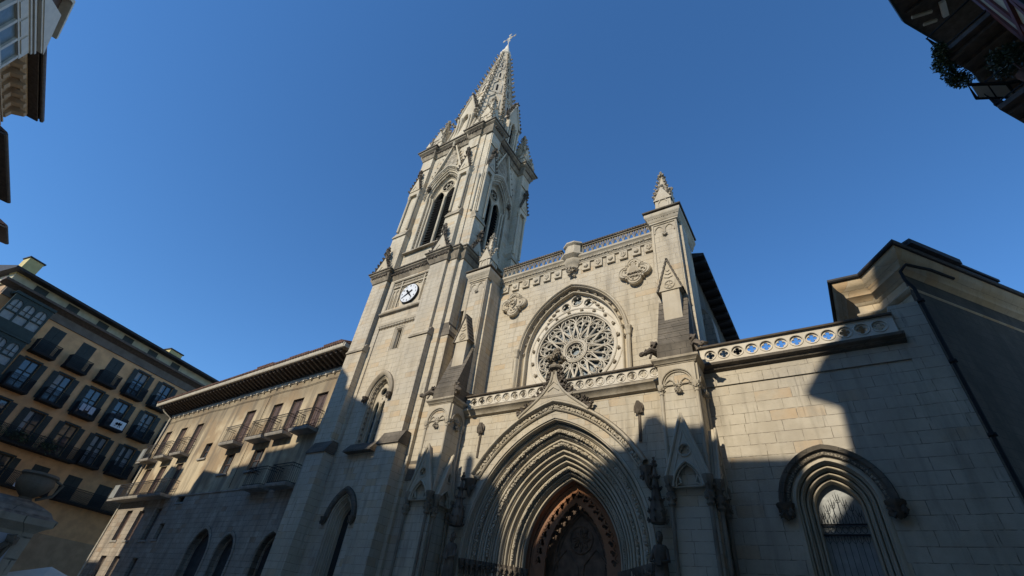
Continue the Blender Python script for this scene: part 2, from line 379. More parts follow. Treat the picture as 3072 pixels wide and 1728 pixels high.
# ---------------------------------------------------------------- portal wall, deep doorway
PX = -10.0; WALL = 18.2
pf = arch_fn(PX, 3.2, 4.25, 5.55, GZ, 18)
b = MB(); b.plate(rect(-16.0, -4.4, GZ, 9.45), [pf(0)], WALL, WALL+.35)
P(b, 'portal_wall', 'ashlar')
b = MB()
pr = [(0, WALL), (.03, WALL+.0), (.03, WALL+.22)]+mouldings(.03, WALL+.26, 1.15, WALL+1.05, 6)+mouldings(1.15, WALL+1.05, 2.02, WALL+2.1, 5)
b.sweep(pf, pr)
P(b, 'portal_arch', 'carved')
for d_, y_, r_, s_ in ((.40, WALL+.40, .075, 1), (.86, WALL+.74, .07, 40), (1.66, WALL+1.52, .05, 90)):
    b = MB(); leafband(b, arc_only(pf)(d_), y_, r_, r_*1.75, s_); P(b, 'foliage_band', 'carved')
for s_ in (-1, 1):                           # small capitals at the springing
    for k in range(13):
        t = k/12; d_ = .1+1.95*t; y_ = WALL+.02+2.05*t; b = MB()
        x = PX+s_*(4.25-d_)
        b.lathe(x, y_, [(.07, 2.45), (.075, 2.55), (.12, 2.8), (.15, 2.92), (.15, 2.99), (.05, 3.0)], 8)
        for q in range(3): b.blob((x-s_*.05+.04*q, y_-.06, 2.66+.08*q), .065, k+s_*20+q, .5)
        P(b, 'capital', 'darkc')

# band of carving round the opening, and the ogee that rises through the rail
b = MB(); b.sweep(pf, [(-.02, WALL), (-.03, WALL-.06), (-.10, WALL-.06), (-.11, WALL)])
bf = arch_fn(PX, 2.9, 4.22, 6.0, 6.35, 18)
def from_z(pts, z0):
    q = [p for p in pts if p[1] >= z0]; return q
hood = lambda d: [p for p in pf(d)[1:-1]]
def cut(fn, z0):
    n = sum(1 for p in fn(0) if p[1] < z0)//2
    return lambda d: fn(d)[n:len(fn(d))-n]
hc = cut(hood, 5.7)
b.sweep(hc, [(-.40, WALL), (-.40, WALL-.08), (-.44, WALL-.12), (-.47, WALL-.12), (-.48, WALL-.06), (-.66, WALL-.06), (-.67, WALL-.24), (-.74, WALL-.32), (-.82, WALL-.32), (-.87, WALL-.18), (-.87, WALL)])
P(b, 'hood_moulding', 'carved')
b = MB(); leafband(b, hc(-.57), WALL-.10, .095, .155, 11); P(b, 'foliage_band', 'carved')
oarc = [p for p in arc_only(pf)(-.83) if abs(p[0]-PX) < 1.9]; oarc = [(p[0], p[1]) for p in oarc]
xo, zo = abs(oarc[-1][0]-PX), oarc[-1][1]
ro = [(PX+.10+(xo-.10)*(1-t)**2.3, zo+(11.0-zo)*(t**.85)) for t in [i/16 for i in range(17)]]
lo = [(2*PX-x, z) for x, z in ro]
b = MB(); b.prism(ro+lo[::-1]+oarc[1:-1], WALL-.32, WALL-.02)
b.tube([(x, WALL-.34, z) for x, z in ro], .055, 6); b.tube([(x, WALL-.34, z) for x, z in lo], .055, 6)
b.tube([(PX-.30, WALL-.33, 10.0), (PX, WALL-.33, 10.2), (PX+.30, WALL-.33, 10.0)], .035, 5); b.tube([(PX-.22, WALL-.33, 10.3), (PX, WALL-.33, 10.5), (PX+.22, WALL-.33, 10.3)], .03, 5)
P(b, 'ogee_gable', 'carved')
for q_, sg in ((ro, 1), (lo, -1)):
    for k, (x, z, a) in enumerate(along(q_, .27, .1)):
        b = MB(); crocket(b, (x, WALL-.2, z), (sg*.8, -.1, .7), .30, k+15-15*sg); P(b, 'crocket', 'darkc')
b = MB(); FY = WALL-.2
b.lathe(PX, FY, [(.14, 10.9), (.16, 11.1), (.33, 11.2), (.36, 11.28), (.33, 11.36), (.2, 11.4), (.17, 11.75), (.12, 11.9), (.1, 12.2)], 8, PI/8)
for k in range(8):
    a = k*PI/4; b.blob((PX+.24*math.cos(a), FY+.24*math.sin(a), 11.74+.06*(k % 2)), .155, k, .55)
for k in range(6):
    a = k*PI/3; b.blob((PX+.12*math.cos(a), FY+.12*math.sin(a), 12.08), .135, k+10, .55)
b.blob((PX, FY, 12.27), .145, 33, .5)
for k in range(4):
    a = k*PI/2+.5; b.blob((PX+.40*math.cos(a), FY+.40*math.sin(a), 11.84), .11, k+22, .5)
P(b, 'finial', 'sooty')
for s_ in (-1, 1):                          # carved stops where the hood ends
    b = MB(); x = PX+s_*4.22
    for k in range(12): b.blob((x+random.Random(k).uniform(-.26, .26), WALL-.16+random.Random(k+9).uniform(-.10, .05), 5.80+k*.03), .085, k+s_*7, .55)
    b.lathe(x, WALL-.12, [(.02, 5.45), (.10, 5.6), (.2, 5.95), (.28, 6.1), (.30, 6.22), (.2, 6.26)], 8)
    P(b, 'hood_stop', 'darkc')
# stained wall brackets below the rail: two carved shells
for x in (-14.15, -6.0):
    b = MB(); b.blob((x, WALL-.06, 8.72), .27, 3, .15, (.75, .55, 1.2))
    for k in range(6):
        a = (k-2.5)*.22; b.tube([(x+math.sin(a)*.05, WALL-.19, 8.98), (x+math.sin(a)*.5*.5, WALL-.22, 8.72), (x+math.sin(a)*.3, WALL-.12, 8.48)], .032, 5)
    b.tube([(x, WALL-.02, 8.4), (x-.02, WALL-.02, 7.3)], .07, 5)
    P(b, 'carved_shell', 'darkc')
# door leaves, tympanum with a blind rose, cusped ring inside the arch
DY = WALL+2.1
df = arch_fn(PX, 3.2, 4.25, 5.55, GZ, 18)
b = MB(); b.sweep(df, [(2.02, DY), (2.02, DY+.22), (2.06, DY+.24), (2.06, DY+.95)]); P(b, 'inner_reveal', 'redcarve')
b = MB(); holes = []
inn = arc_only(df)(2.46)
ringo = df(2.0)
ringi = df(2.80)
ringi = [(x, z) for x, z in ringi]
oh = []
for k, (x, z, a) in enumerate(along(inn, .36, .2)):
    oh.append(foil(x, z, .155, 3, a, 5, .5))
outl = [(PX-2.2, GZ)]+[p for p in ringo[1:-1]]+[(PX+2.2, GZ)]
b.plate(outl, [ringi]+oh, DY+.35, DY+.45)
for k, (x, z, a) in enumerate(along(arc_only(df)(2.3), .36, .2)):
    b.tube([(x+.13*math.cos(t+a), DY+.33, z+.13*math.sin(t+a)) for t in [PI*1.0+PI*i/6 for i in range(7)]], .03, 4)
for k, (x, z, a) in enumerate(along(arc_only(df)(2.78), .36, .38)):
    b.blob((x+.02*math.sin(a), DY+.4, z-.02*math.cos(a)), .06, k, .3)
b.tube([(x, DY+.34, z) for x, z in arc_only(df)(2.12)], .05, 5)
P(b, 'cusped_tracery', 'redcarve')
b = MB(); b.plate(df(2.05), [], DY+.95, DY+1.0)
b.tube([(x, DY+.93, z) for x, z in arc_only(df)(2.95)], .06, 6); b.tube([(x, DY+.93, z) for x, z in arc_only(df)(3.12)], .03, 5)
b.tube([(x, DY+.93, z) for x, z in circle(PX, 4.35, .55, 24)], .045, 6, closed=True)
for k in range(8):
    a = k*PI/4; b.tube([(PX+.10*math.cos(a), DY+.92, 4.35+.10*math.sin(a)), (PX+.3*math.cos(a-.25), DY+.92, 4.35+.3*math.sin(a-.25)), (PX+.46*math.cos(a), DY+.92, 4.35+.46*math.sin(a)), (PX+.3*math.cos(a+.25), DY+.92, 4.35+.3*math.sin(a+.25))], .03, 5, closed=True)
for s_ in (-1, 1):
    b.tube([(PX+s_*1.35, DY+.93, 2.7), (PX+s_*1.25, DY+.93, 3.35), (PX+s_*.7, DY+.93, 3.95), (PX+s_*.15, DY+.93, 3.35), (PX+s_*.08, DY+.93, 2.7)], .04, 5)
b.box(PX-1.75, PX+1.75, DY+.78, DY+.95, 2.45, 2.6); b.box(PX-1.8, PX+1.8, DY+.72, DY+.94, 2.05, 2.15)
b.box(PX-.12, PX+.12, DY+.75, DY+.94, GZ, 2.4)
P(b, 'tympanum', 'wood')
for s_ in (-1, 1):
    b = MB(); x0, x1 = sorted((PX+s_*.14, PX+s_*2.0)); b.box(x0, x1, DY+.86, DY+.93, GZ+.05, 2.0)
    for i in range(2):
        for j in range(4):
            xa = x0+.12+i*(x1-x0)/2; b.box(xa, xa+.66, DY+.82, DY+.858, GZ+.3+j*.85, GZ+1.0+j*.85)
    P(b, 'door_leaf', 'wood')
# rail of the portal balcony
def rail(x0, x1, z0, z1, y, pitch, r, mat='pale', mat2='darkc', skip=None, first=None):
    b = MB(); holes = []; inner = []
    n = int((x1-x0)/pitch); s0 = x0+((x1-x0)-(n-1)*pitch)/2
    cz = (z0+z1)/2
    for k in range(n):
        cx = s0+k*pitch
        if skip and abs(cx-skip) < .45: continue
        holes.append(circle(cx, cz, r, 18)); inner.append(cx)
    b.plate(rect(x0, x1, z0, z1), holes, y, y+.12)
    for cx in inner:
        b.plate(circle(cx, cz, r+.012, 18), [foil(cx, cz, r*.74, 4, 0, 7, .5)], y+.05, y+.10)
        b.tube([(px, y-.005, pz) for px, pz in circle(cx, cz, r*1.03, 20)], .022, 5, closed=True)
    o = P(b, 'balustrade', mat)
    c = MB(); c.prismx([(y-.10, z1), (y-.12, z1+.05), (y-.04, z1+.11), (y+.2, z1+.12), (y+.22, z1)], x0-.02, x1+.02)
    P(c, 'handrail', mat2, parent=o)
    return o
rail(-15.35, PX-.3, 9.92, 10.52, WALL-.14, .505, .215); rail(PX+.3, -4.72, 9.92, 10.52, WALL-.14, .505, .215)
b = MB(); b.prismx([(WALL, 9.40), (WALL-.14, 9.46), (WALL-.16, 9.54), (WALL-.28, 9.66), (WALL-.34, 9.70), (WALL-.34, 9.80), (WALL-.2, 9.92), (WALL+1.2, 9.92), (WALL+1.2, 9.45)], -15.4, -4.7)
P(b, 'balcony_cornice', 'band')
# ---------------------------------------------------------------- the rose wall
RY = 19.4; RX, RZ, RR = -9.95, 13.35, 2.32
rf = arch_fn(PX, 13.3, 3.15, 4.15, 9.8, 18)
b = MB(); b.plate(rect(-15.6, -4.4, 9.3, 19.3), [rf(0)], RY, RY+.7); P(b, 'nave_wall', 'ashlar')
b = MB()
b.sweep(rf, [(-.22, RY), (-.22, RY-.06), (-.18, RY-.13), (-.12, RY-.15), (-.07, RY-.11), (-.05, RY-.04), (-.01, RY-.04), (.0, RY+.02), (.02, RY+.20), (.08, RY+.30), (.17, RY+.30), (.19, RY+.20), (.22, RY+.15), (.27, RY+.15), (.30, RY+.20), (.30, RY+.38), (.38, RY+.46)])
P(b, 'rose_arch', 'carved')
for k, (x, z, a) in enumerate(along(arc_only(rf)(.16), .60, .3)):
    b = MB()
    for j in range(4): b.blob((x+.06*math.cos(j*PI/2+a), RY+.2, z+.06*math.sin(j*PI/2+a)), .05, k*4+j, .3)
    b.blob((x, RY+.16, z), .05, k); P(b, 'flower_ornament', 'band')
TYR = RY+.42
b = MB()                                     # plate round the wheel with small openings above it
q = [circle(RX+.08, RZ+3.32, .36, 16), circle(RX-.62, RZ+3.02, .27, 14), circle(RX+.80, RZ+2.98, .27, 14)]
tri = [[(PX-2.72, 10.35), (PX-2.25, 10.35), (PX-2.72, 11.3)], [(PX+2.72, 10.35), (PX+2.25, 10.35), (PX+2.72, 11.3)]]
b.plate(rf(.30), [circle(RX, RZ, RR+.04, 48)]+q+tri, TYR, TYR+.22)
for (cx, cz, r, l) in ((RX+.08, RZ+3.32, .37, 4), (RX-.62, RZ+3.02, .28, 3), (RX+.80, RZ+2.98, .28, 3)):
    b.plate(circle(cx, cz, r, 16), [foil(cx, cz, r*.86, l, PI/4 if l == 4 else PI/2, 6, .5)], TYR+.06, TYR+.12)
    b.tube([(x, TYR-.01, z) for x, z in circle(cx, cz, r, 18)], .04, 6, closed=True)
b.tube([(x, TYR, z) for x, z in circle(RX, RZ, RR+.42, 56)], .05, 6, closed=True)
b.tube([(x, TYR-.02, z) for x, z in circle(RX, RZ, RR+.10, 56)], .06, 6, closed=True)
b.tube([(x, TYR+.04, z) for x, z in circle(RX, RZ, RR+.0, 56)], .05, 6, closed=True)
P(b, 'rose_surround', 'pale')
for k in range(20):
    a = 2*PI*(k+.5)/20; b = MB()
    for j in range(3): b.blob((RX+(RR+.25)*math.cos(a)+.04*math.cos(j*2.1), TYR-.06, RZ+(RR+.25)*math.sin(a)+.04*math.sin(j*2.1)), .065, k*3+j, .4)
    P(b, 'flower_ornament', 'band')
for s_ in (-1, 1):
    b = MB()
    for k in range(10): b.blob((RX+s_*(1.1+.07*k), TYR-.02, RZ+2.95-.09*k+.06*(k % 3)), .07, k+50, .5)
    P(b, 'carved_foliage', 'band')
ROSE = MB()
def bar(pts, r=.042, dy=0.0, sq=1.9, closed=False): ROSE.tube([(RX+x*1.0, TYR+.12+dy, RZ+z) for x, z in pts], r*.86, 6, min(sq, 1.15), closed)
def pol(r, a): return (r*math.sin(a), r*math.cos(a))
bar([pol(RR, 2*PI*i/60) for i in range(60)], .05, 0, 1.5, True)
for rr_, th_ in ((.62, .055), (.52, .035), (.70, .035)):
    bar([pol(rr_, 2*PI*i/36) for i in range(36)], th_, -.05, 1.5, True)
for i in range(8):
    a = 2*PI*i/8; cx, cz = pol(.37, a); bar([(cx+.1*math.cos(t), cz+.1*math.sin(t)) for t in [2*PI*j/10 for j in range(10)]], .02, .05, 1.2, True)
bar([pol(.26, 2*PI*i/24) for i in range(24)], .025, .05, 1.2, True)
def local(a, pts):
    s_, c_ = math.sin(a), math.cos(a); return [(r*s_+t*c_, r*c_-t*s_) for t, r in pts]     # (tangential, radial)
for k in range(12):
    a = PI/12+k*PI/6
    # outer scallop of each petal: two lancets under one circle
    half = math.tan(PI/12)*1.58
    left = [(-half, 1.58)]; n = 8
    ctl = [(-half, 1.58), (-half*1.12, 1.84), (-half*.86, 2.08), (-half*.42, 2.24), (0, 2.29)]
    bar(local(a, ctl), .042); bar(local(a, [(-t, r) for t, r in ctl]), .042)
    bar(local(a, [(.135*math.cos(t), 2.10+.135*math.sin(t)) for t in [2*PI*j/12 for j in range(12)]]), .03, 0, 1.9, True)
    for s_ in (-1, 1):
        c0 = s_*.205; w_ = .165
        head = [(c0+w_*math.cos(t), 1.76+w_*math.sin(t)) for t in [PI*j/7 for j in range(8)]]
        if s_ > 0: head = head
        bar(local(a, [(s_*.395 if s_ > 0 else -.04, 1.62)]+([head[0]] if 0 else [])+head+[( .04 if s_ > 0 else -.395, 1.62)]), .03)
        bar(local(a, [(s_*half*.98, 1.60), (0, .98)]), .040)
        # cusps within the lancet head
    bar(local(a, [(0, 1.78), (0, .96)]), .036)
    # inner lancet between petals, rounded towards the hub
    a2 = k*PI/6; w_ = .155
    foot = [(w_*math.cos(t), .94-w_*math.sin(t)) for t in [PI*j/8 for j in range(9)]]
    bar(local(a2, [(.0, 1.62)]+[(.24, 1.05)]*0+[foot[0]]+foot[1:]+[(0, 1.62)]), .034)
    bar(local(a, [(0, .72), (0, 1.0)]), .04)
    bar(local(a2, [(0, 2.30), (0, 1.97)]), .026)
    bar(local(a2, [(-.26, 2.26), (-.1, 2.05), (0, 1.66), (.1, 2.05), (.26, 2.26)]), .020, .02)
o = P(ROSE, 'rose_window', 'pale')
RH_ = []
def W_(pts): return [(RX+x, RZ+z) for x, z in pts]
for k in range(12):
    a = PI/12+k*PI/6; a2 = k*PI/6
    for s_ in (-1, 1):
        c0 = s_*.205
        RH_.append(W_(local(a, [(c0+.10*math.cos(t), 1.80+.10*math.sin(t)) for t in [2*PI*j/9 for j in range(9)]])))
        RH_.append(W_(local(a, [(c0-.13, 1.62), (c0, 1.66), (c0+.13, 1.62), (c0*.66+.07, 1.28), (c0*.42, 1.06), (c0*.60-.07, 1.28)])))
        RH_.append(W_(local(a, [(s_*.34, 2.0), (s_*.24, 2.19), (s_*.22, 2.05)])))
    RH_.append(W_(local(a, [(.105*math.cos(t), 2.10+.105*math.sin(t)) for t in [2*PI*j/9 for j in range(9)]])))
    RH_.append(W_(local(a2, [(.09*math.cos(t), .91+.09*math.sin(t)) for t in [2*PI*j/9 for j in range(9)]])))
    RH_.append(W_(local(a2, [(-.11, 1.06), (0, 1.03), (.11, 1.06), (.0, 1.55)])))
    RH_.append(W_(local(a2, [(-.34, 2.24), (-.10, 2.02), (0, 1.85), (.10, 2.02), (.34, 2.24), (0, 2.27)])))
RH_.append(circle(RX, RZ, .25, 16))
for i in range(8):
    x_, z_ = pol(.385, 2*PI*i/8); RH_.append(circle(RX+x_, RZ+z_, .07, 8))
g = MB(); g.plate(circle(RX, RZ, RR+.02, 48), RH_, TYR+.20, TYR+.25); P(g, 'pierced_tracery', 'recess', parent=o)
g = MB(); g.plate(circle(RX, RZ, RR+.1, 40), [], TYR+.33, TYR+.35); P(g, 'glass', 'glass', parent=o)
g = MB(); g.plate(rf(.34), [circle(RX, RZ, RR-.02, 40)], TYR+.231, TYR+.27); P(g, 'glass', 'glass', parent=o)
for s_ in (-1, 1):                            # colonnettes beside the rose
    b = MB(); x = PX+s_*3.33
    b.tube([(x, RY-.12, 9.8), (x, RY-.12, 13.25)], .09, 8)
    b.lathe(x, RY-.12, [(.09, 13.2), (.14, 13.28), (.13, 13.35), (.17, 13.6), (.2, 13.66), (.2, 13.74), (.1, 13.76)], 8)
    P(b, 'colonnette', 'carved')
# parapet frieze, consoles and medallions
b = MB(); b.prismx([(RY, 18.98), (RY-.10, 19.04), (RY-.10, 19.10), (RY-.16, 19.16), (RY-.2, 19.34), (RY-.34, 19.46), (RY-.36, 19.58), (RY-.1, 19.70), (RY+.8, 19.70), (RY+.8, 19.0)], -15.45, -4.6)
P(b, 'nave_cornice', 'carved')
b = MB(); leafband(b, [(-15.4, 19.27), (-4.7, 19.27)], RY-.20, .06, .11, 5); P(b, 'foliage_band', 'carved')
for k, x in enumerate([-14.85, -14.08, -13.3, -12.52, -11.75, -10.98, -9.08, -8.30, -7.52, -6.76, -5.98, -5.25]):
    b = MB(); b.box(x-.24, x+.24, RY-.13, RY+.02, 18.42, 18.98)
    shield = (k % 2 == 0) if k < 6 else (k % 2 == 1)
    if shield:
        b.prism([(x-.15, 18.86), (x+.15, 18.86), (x+.15, 18.68), (x, 18.5), (x-.15, 18.68)], RY-.18, RY-.125)
        b.box(x-.02, x+.02, RY-.205, RY-.175, 18.56, 18.84); b.box(x-.11, x+.11, RY-.203, RY-.175, 18.72, 18.76)
        b.blob((x-.07, RY-.19, 18.81), .03, k); b.blob((x+.07, RY-.19, 18.81), .03, k+1)
    else: b.blob((x, RY-.16, 18.70), .15, k, .12, (1, .6, 1))
    P(b, 'heraldic_console', 'carved')
def barbed(cx, cz, r):
    pts = []
    for k in range(4):
        a = k*PI/2
        for i in range(9):
            t = -PI*.52+PI*1.04*i/8; pts.append((cx+r*(.58*math.cos(a)+.42*math.cos(a+t)), cz+r*(.58*math.sin(a)+.42*math.sin(a+t))))
        pts.append((cx+r*.80*math.cos(a+PI/4), cz+r*.80*math.sin(a+PI/4)))
    return pts
for k, x in enumerate((-13.95, -6.15)):
    zc = 17.2; b = MB(); b.prism(barbed(x, zc, .92), RY-.24, RY+.01)
    for r_ in (.86, .70): b.tube([(px, RY-.25, pz) for px, pz in barbed(x, zc, r_)], .035, 5, closed=True)
    rn = random.Random(k)
    for j in range(26):
        a = rn.uniform(0, 2*PI); r_ = rn.uniform(.36, .62); b.blob((x+r_*math.cos(a), RY-.25, zc+r_*math.sin(a)), .06, j, .5)
    if k:
        b.hexa([(x-.34, RY-.26, zc-.1), (x+.34, RY-.26, zc-.1), (x+.34, RY-.22, zc-.1), (x-.34, RY-.22, zc-.1)][:4], [(x-.06, RY-.42, zc+.42), (x+.06, RY-.42, zc+.42), (x+.06, RY-.22, zc+.42), (x-.06, RY-.22, zc+.42)])
        for j in range(7): b.blob((x-.33+.11*j, RY-.30, zc-.15), .06, j)
        for j in range(6): b.blob((x-.18+.07*j, RY-.28, zc-.38), .06, j+9)
    else:
        b.prism([(x-.24, zc+.3), (x+.24, zc+.3), (x+.24, zc-.05), (x, zc-.36), (x-.24, zc-.05)], RY-.34, RY-.23)
        for j in range(8): b.blob((x+.16*math.cos(j*.8), RY-.36, zc+.05+.16*math.sin(j*.8)), .07, j, .5)
    P(b, 'carved_medallion', 'carved')
def nave_rail(x0, x1):
    y = RY-.12; b = MB(); b.box(x0, x1, y, y+.16, 19.70, 19.80); b.box(x0, x1, y, y+.16, 20.42, 20.50)
    n = max(2, round((x1-x0)/.335)); p = (x1-x0)/n
    for k in range(n+1):
        x = x0+k*p
        b.tube([(x, y+.08, 19.78), (x, y+.08, 20.44)], .032, 5, 1.6)
        if k < n:
            b.tube([(x, y+.07, 19.8), (x+p*.28, y+.07, 20.12), (x+p*.5, y+.07, 20.36)], .030, 5, 1.5)
            b.tube([(x+p, y+.09, 19.8), (x+p*.72, y+.09, 20.12), (x+p*.5, y+.09, 20.36)], .030, 5, 1.5)
            b.tube([(x+p*.5+.07*math.cos(t), y+.08, 20.27+.09*math.sin(t)) for t in [2*PI*j/8 for j in range(8)]], .024, 4, 1.5, True)
    o = P(b, 'parapet_tracery', 'band')
    c = MB(); c.box(x0, x1, y-.07, y+.24, 20.50, 20.62)
    for k in range(int((x1-x0)/.16)): c.blob((x0+.08+k*.16, y-.07, 20.56), .035, k, .3)
    P(c, 'coping', 'darkc', parent=o)
nave_rail(-15.2, -10.75); nave_rail(-9.35, -4.75)
b = MB()                                       # central pedestal on its corbel
oct_ = lambda r: [(PX+1.12*r*math.cos(PI/8+k*PI/4), RY+.02+.9*r*math.sin(PI/8+k*PI/4)) for k in range(8)]
b.cornice(oct_(.0001+.50), [(-.499, 18.1), (-.38, 18.15), (-.3, 18.35), (-.22, 18.6), (-.2, 18.8), (-.05, 19.1), (.06, 19.25), (.06, 19.4), (.2, 19.55), (.26, 19.62), (.26, 19.72), (.05, 19.85), (0, 19.9), (0, 20.50), (.08, 20.58), (.12, 20.63), (.12, 20.72), (.0, 20.77), (-.49, 20.80)], True)
P(b, 'pedestal', 'carved')
b = MB()
for k in range(22):
    rn = random.Random(k); a = rn.uniform(PI, 2*PI); z = rn.uniform(18.2, 18.75); r_ = .16+(z-18.2)*.3
    b.blob((PX+r_*math.cos(a), RY-.1+r_*math.sin(a), z), .08, k, .5)
P(b, 'corbel_carving', 'band')
# ---------------------------------------------------------------- the two big piers of the nave front
def pier(x0, x1, seed, side_gable):
    # lower shaft
    b = MB(); b.box(x0, x1, 17.0, 19.6, GZ, 9.9); sh = P(b, 'pier', 'ashlar')
    b = MB(); plan = [(x0, 19.6), (x0, 17.0), (x1, 17.0), (x1, WALL+.05)]
    b.cornice(plan, prof(9.78, .36, .20)); b.box(x0-.1, x1+.1, 16.9, 19.4, 10.06, 10.16)
    P(b, 'pier_cornice', 'band')
    b = MB(); b.box(x0+.02, x1-.02, 17.02, 19.4, 10.16, 10.86); P(b, 'pier_plinth', 'dark')
    # blind tracery arch and colonnettes on the front, one shaft also on the street corner
    def face(T, u0, u1, d0):
        c = (u0+u1)/2; h = (u1-u0)/2-.1; b = MB(T)
        fo = arch_fn(c, 8.95, h, h*.98, 8.9, 10)
        b.plate([(u0+.02, 8.9)]+[(u0+.02, 9.76), (u1-.02, 9.76), (u1-.02, 8.9)], [[(p[0], max(p[1], 8.92)) for p in fo(.03)]], d0-.07, d0+.01)
        b.tube([(x, d0-.07, z) for x, z in arc_only(fo)(.02)], .035, 6); b.tube([(x, d0-.03, z) for x, z in arc_only(fo)(.10)], .028, 6)
        for s_ in (-1, 1):
            f2 = arch_fn(c+s_*h/2*.93, 8.75, h*.42, h*.62, 8.7, 8)
            b.tube([(x, d0-.03, z) for x, z in arc_only(f2)(0)], .028, 6)
            for j in (-1, 1): b.tube([(c+s_*h/2*.93+j*h*.38, d0-.02, 8.82), (c+s_*h/2*.93+j*h*.12, d0-.02, 8.9), (c+s_*h/2*.93+j*h*.3, d0-.02, 9.06)], .02, 5)
        b.tube([(c, d0-.03, 8.7), (c, d0-.03, 9.1)], .03, 6)
        P(b, 'blind_tracery', 'carved')
        b = MB(T)
        for k in range(6): b.blob((c+.07*math.cos(k), d0-.09, 8.58+.05*math.sin(k*2)+.03*k), .075, seed+k, .5)
        P(b, 'carved_boss', 'band')
        return c
    face(IDT, x0, x1, 17.0)
    side = lambda u, y, z: (x1-(y-17.0), u, z)
    face(side, 17.02, WALL-.02, 17.0)
    for (px, py) in ((x0+.08, 16.98), (x1-.06, 16.98), (x1+.02, WALL-.12)):
        b = MB(); b.tube([(px, py, 4.6), (px, py, 8.6)], .065, 8)
        b.lathe(px, py, [(.065, 8.52), (.09, 8.55), (.08, 8.6), (.13, 8.82), (.15, 8.88), (.15, 8.94), (.02, 8.95)], 8)
        for k in range(8): b.blob((px+.09*math.cos(k*PI/4), py+.09*math.sin(k*PI/4), 8.70+.05*(k % 2)), .05, seed+k, .5)
        P(b, 'colonnette', 'carved')
    # gabled niche clasping the foot of the pier
    def niche(T, u0, u1, d0, apex, z0=5.42):
        c = (u0+u1)/2; h = (u1-u0)/2; b = MB(T)
        fa = arch_fn(c, z0-.35, h*.70, h*1.18, z0-.38, 10)
        poly = [(u0-.02, z0-.38), (u1+.02, z0-.38), (u1+.02, z0), (c, apex), (u0-.02, z0)]
        b.plate(poly, [[(x, max(z, z0-.36)) for x, z in fa(0)], circle(c, z0+.86, .21, 16)], d0-.22, d0-.10)
        b.plate([(u0, z0-.36), (u1, z0-.36), (u1, z0), (c, apex-.05), (u0, z0)], [[(x, max(z, z0-.35)) for x, z in fa(-.02)]], d0-.08, d0+.01)
        for s_ in (-1, 1):
            b.tube([(c+s_*(h+.05), d0-.24, z0-.1), (c, d0-.24, apex+.02)], .055, 6)
            b.tube([(c+s_*(h-.22), d0-.22, z0+.02), (c, d0-.22, apex-.62)], .028, 5)
        b.tube([(x, d0-.22, z) for x, z in arc_only(fa)(-.02)], .05, 6); b.tube([(x, d0-.16, z) for x, z in arc_only(fa)(.06)], .03, 6)
        b.tube([(x, d0-.22, z) for x, z in circle(c, z0+.86, .22, 16)], .035, 6, closed=True)
        b.plate(circle(c, z0+.86, .22, 16), [foil(c, z0+.86, .17, 3, PI/2, 6, .5)], d0-.16, d0-.12)
        b.tube([(c-h*.62, d0-.12, z0-.3), (c-h*.35, d0-.12, z0-.22), (c-h*.5, d0-.12, z0+.1)], .04, 5); b.tube([(c+h*.62, d0-.12, z0-.3), (c+h*.35, d0-.12, z0-.22), (c+h*.5, d0-.12, z0+.1)], .04, 5)
        P(b, 'gabled_niche', 'carved')
        for s_ in (-1, 1):
            b = MB(T); u = c+s_*(h-.06)
            b.tube([(u, d0-.14, GZ), (u, d0-.14, z0-.95)], .07, 8)
            b.lathe(u, d0-.14, [(.08, z0-.98), (.14, z0-.9), (.10, z0-.8), (.16, z0-.62), (.17, z0-.55), (.1, z0-.5), (.17, z0-.2), (.2, z0-.1), (.2, z0+.0), (.05, z0+.02)], 8)
            for k in range(8): b.blob((u+.13*math.cos(k*PI/4), d0-.14+.13*math.sin(k*PI/4), z0-.3-.42*(k % 2)), .06, seed+k, .5)
            P(b, 'colonnette', 'sooty')
    niche(IDT, x0+.05, x1-.05, 17.0, 7.62); niche(side, 17.05, WALL-.05, 17.0, 7.25, 5.3)
    # weathered stone slope up to the upper pier
    b = MB(); n = 9
    for k in range(n):
        za = 10.86+k*.33; ya = 17.04+.98*k/n; b.hexa([(x0+.06, ya, za), (x1-.08, ya, za), (x1-.08, 19.0, za), (x0+.06, 19.0, za)], [(x0+.06, ya+.13, za+.345), (x1-.08, ya+.13, za+.345), (x1-.08, 19.0, za+.345), (x0+.06, 19.0, za+.345)])
    P(b, 'weathered_slope', 'dark')
    # gabled block standing on the slope
    xc = (x0+x1)/2+.02; hw = .40
    b = MB(); b.box(xc-hw, xc+hw, 17.55, 18.1, 12.05, 14.1)
    b.prism([(xc-hw-.14, 13.98), (xc+hw+.14, 13.98), (xc, 15.85)], 17.50, 18.1)
    b.tube([(px, 17.49, pz) for px, pz in circle(xc, 14.28, .22, 16)], .035, 6, closed=True)
    for k in range(5): a = k*2*PI/5+PI/2; b.tube([(xc, 17.50, 14.28), (xc+.17*math.cos(a), 17.49, 14.28+.17*math.sin(a))], .03, 5)
    for k in range(3): b.tube([(xc-.2+.06*k, 17.49, 14.75+.2*k), (xc, 17.485, 14.68+.2*k), (xc+.2-.06*k, 17.49, 14.75+.2*k)], .03, 5)
    gb = P(b, 'gabled_block', 'carved')
    b = MB()
    for s_ in (-1, 1):
        for k in range(7):
            t = k/7; xa = xc+s_*(hw+.17)*(1-t); za = 13.98+1.9*t; xb = xc+s_*(hw+.17)*(1-t-1/7); zb = 13.98+1.9*(t+1/7)
            b.hexa([(xa+s_*.05, 17.44, za-.02), (xa+s_*.05, 18.0, za-.02), (xa-s_*.03, 18.0, za-.02), (xa-s_*.03, 17.44, za-.02)], [(xb+s_*.005, 17.44, zb), (xb+s_*.005, 18.0, zb), (xb-s_*.06, 18.0, zb), (xb-s_*.06, 17.44, zb)])
    P(b, 'stone_slates', 'dark', parent=gb)
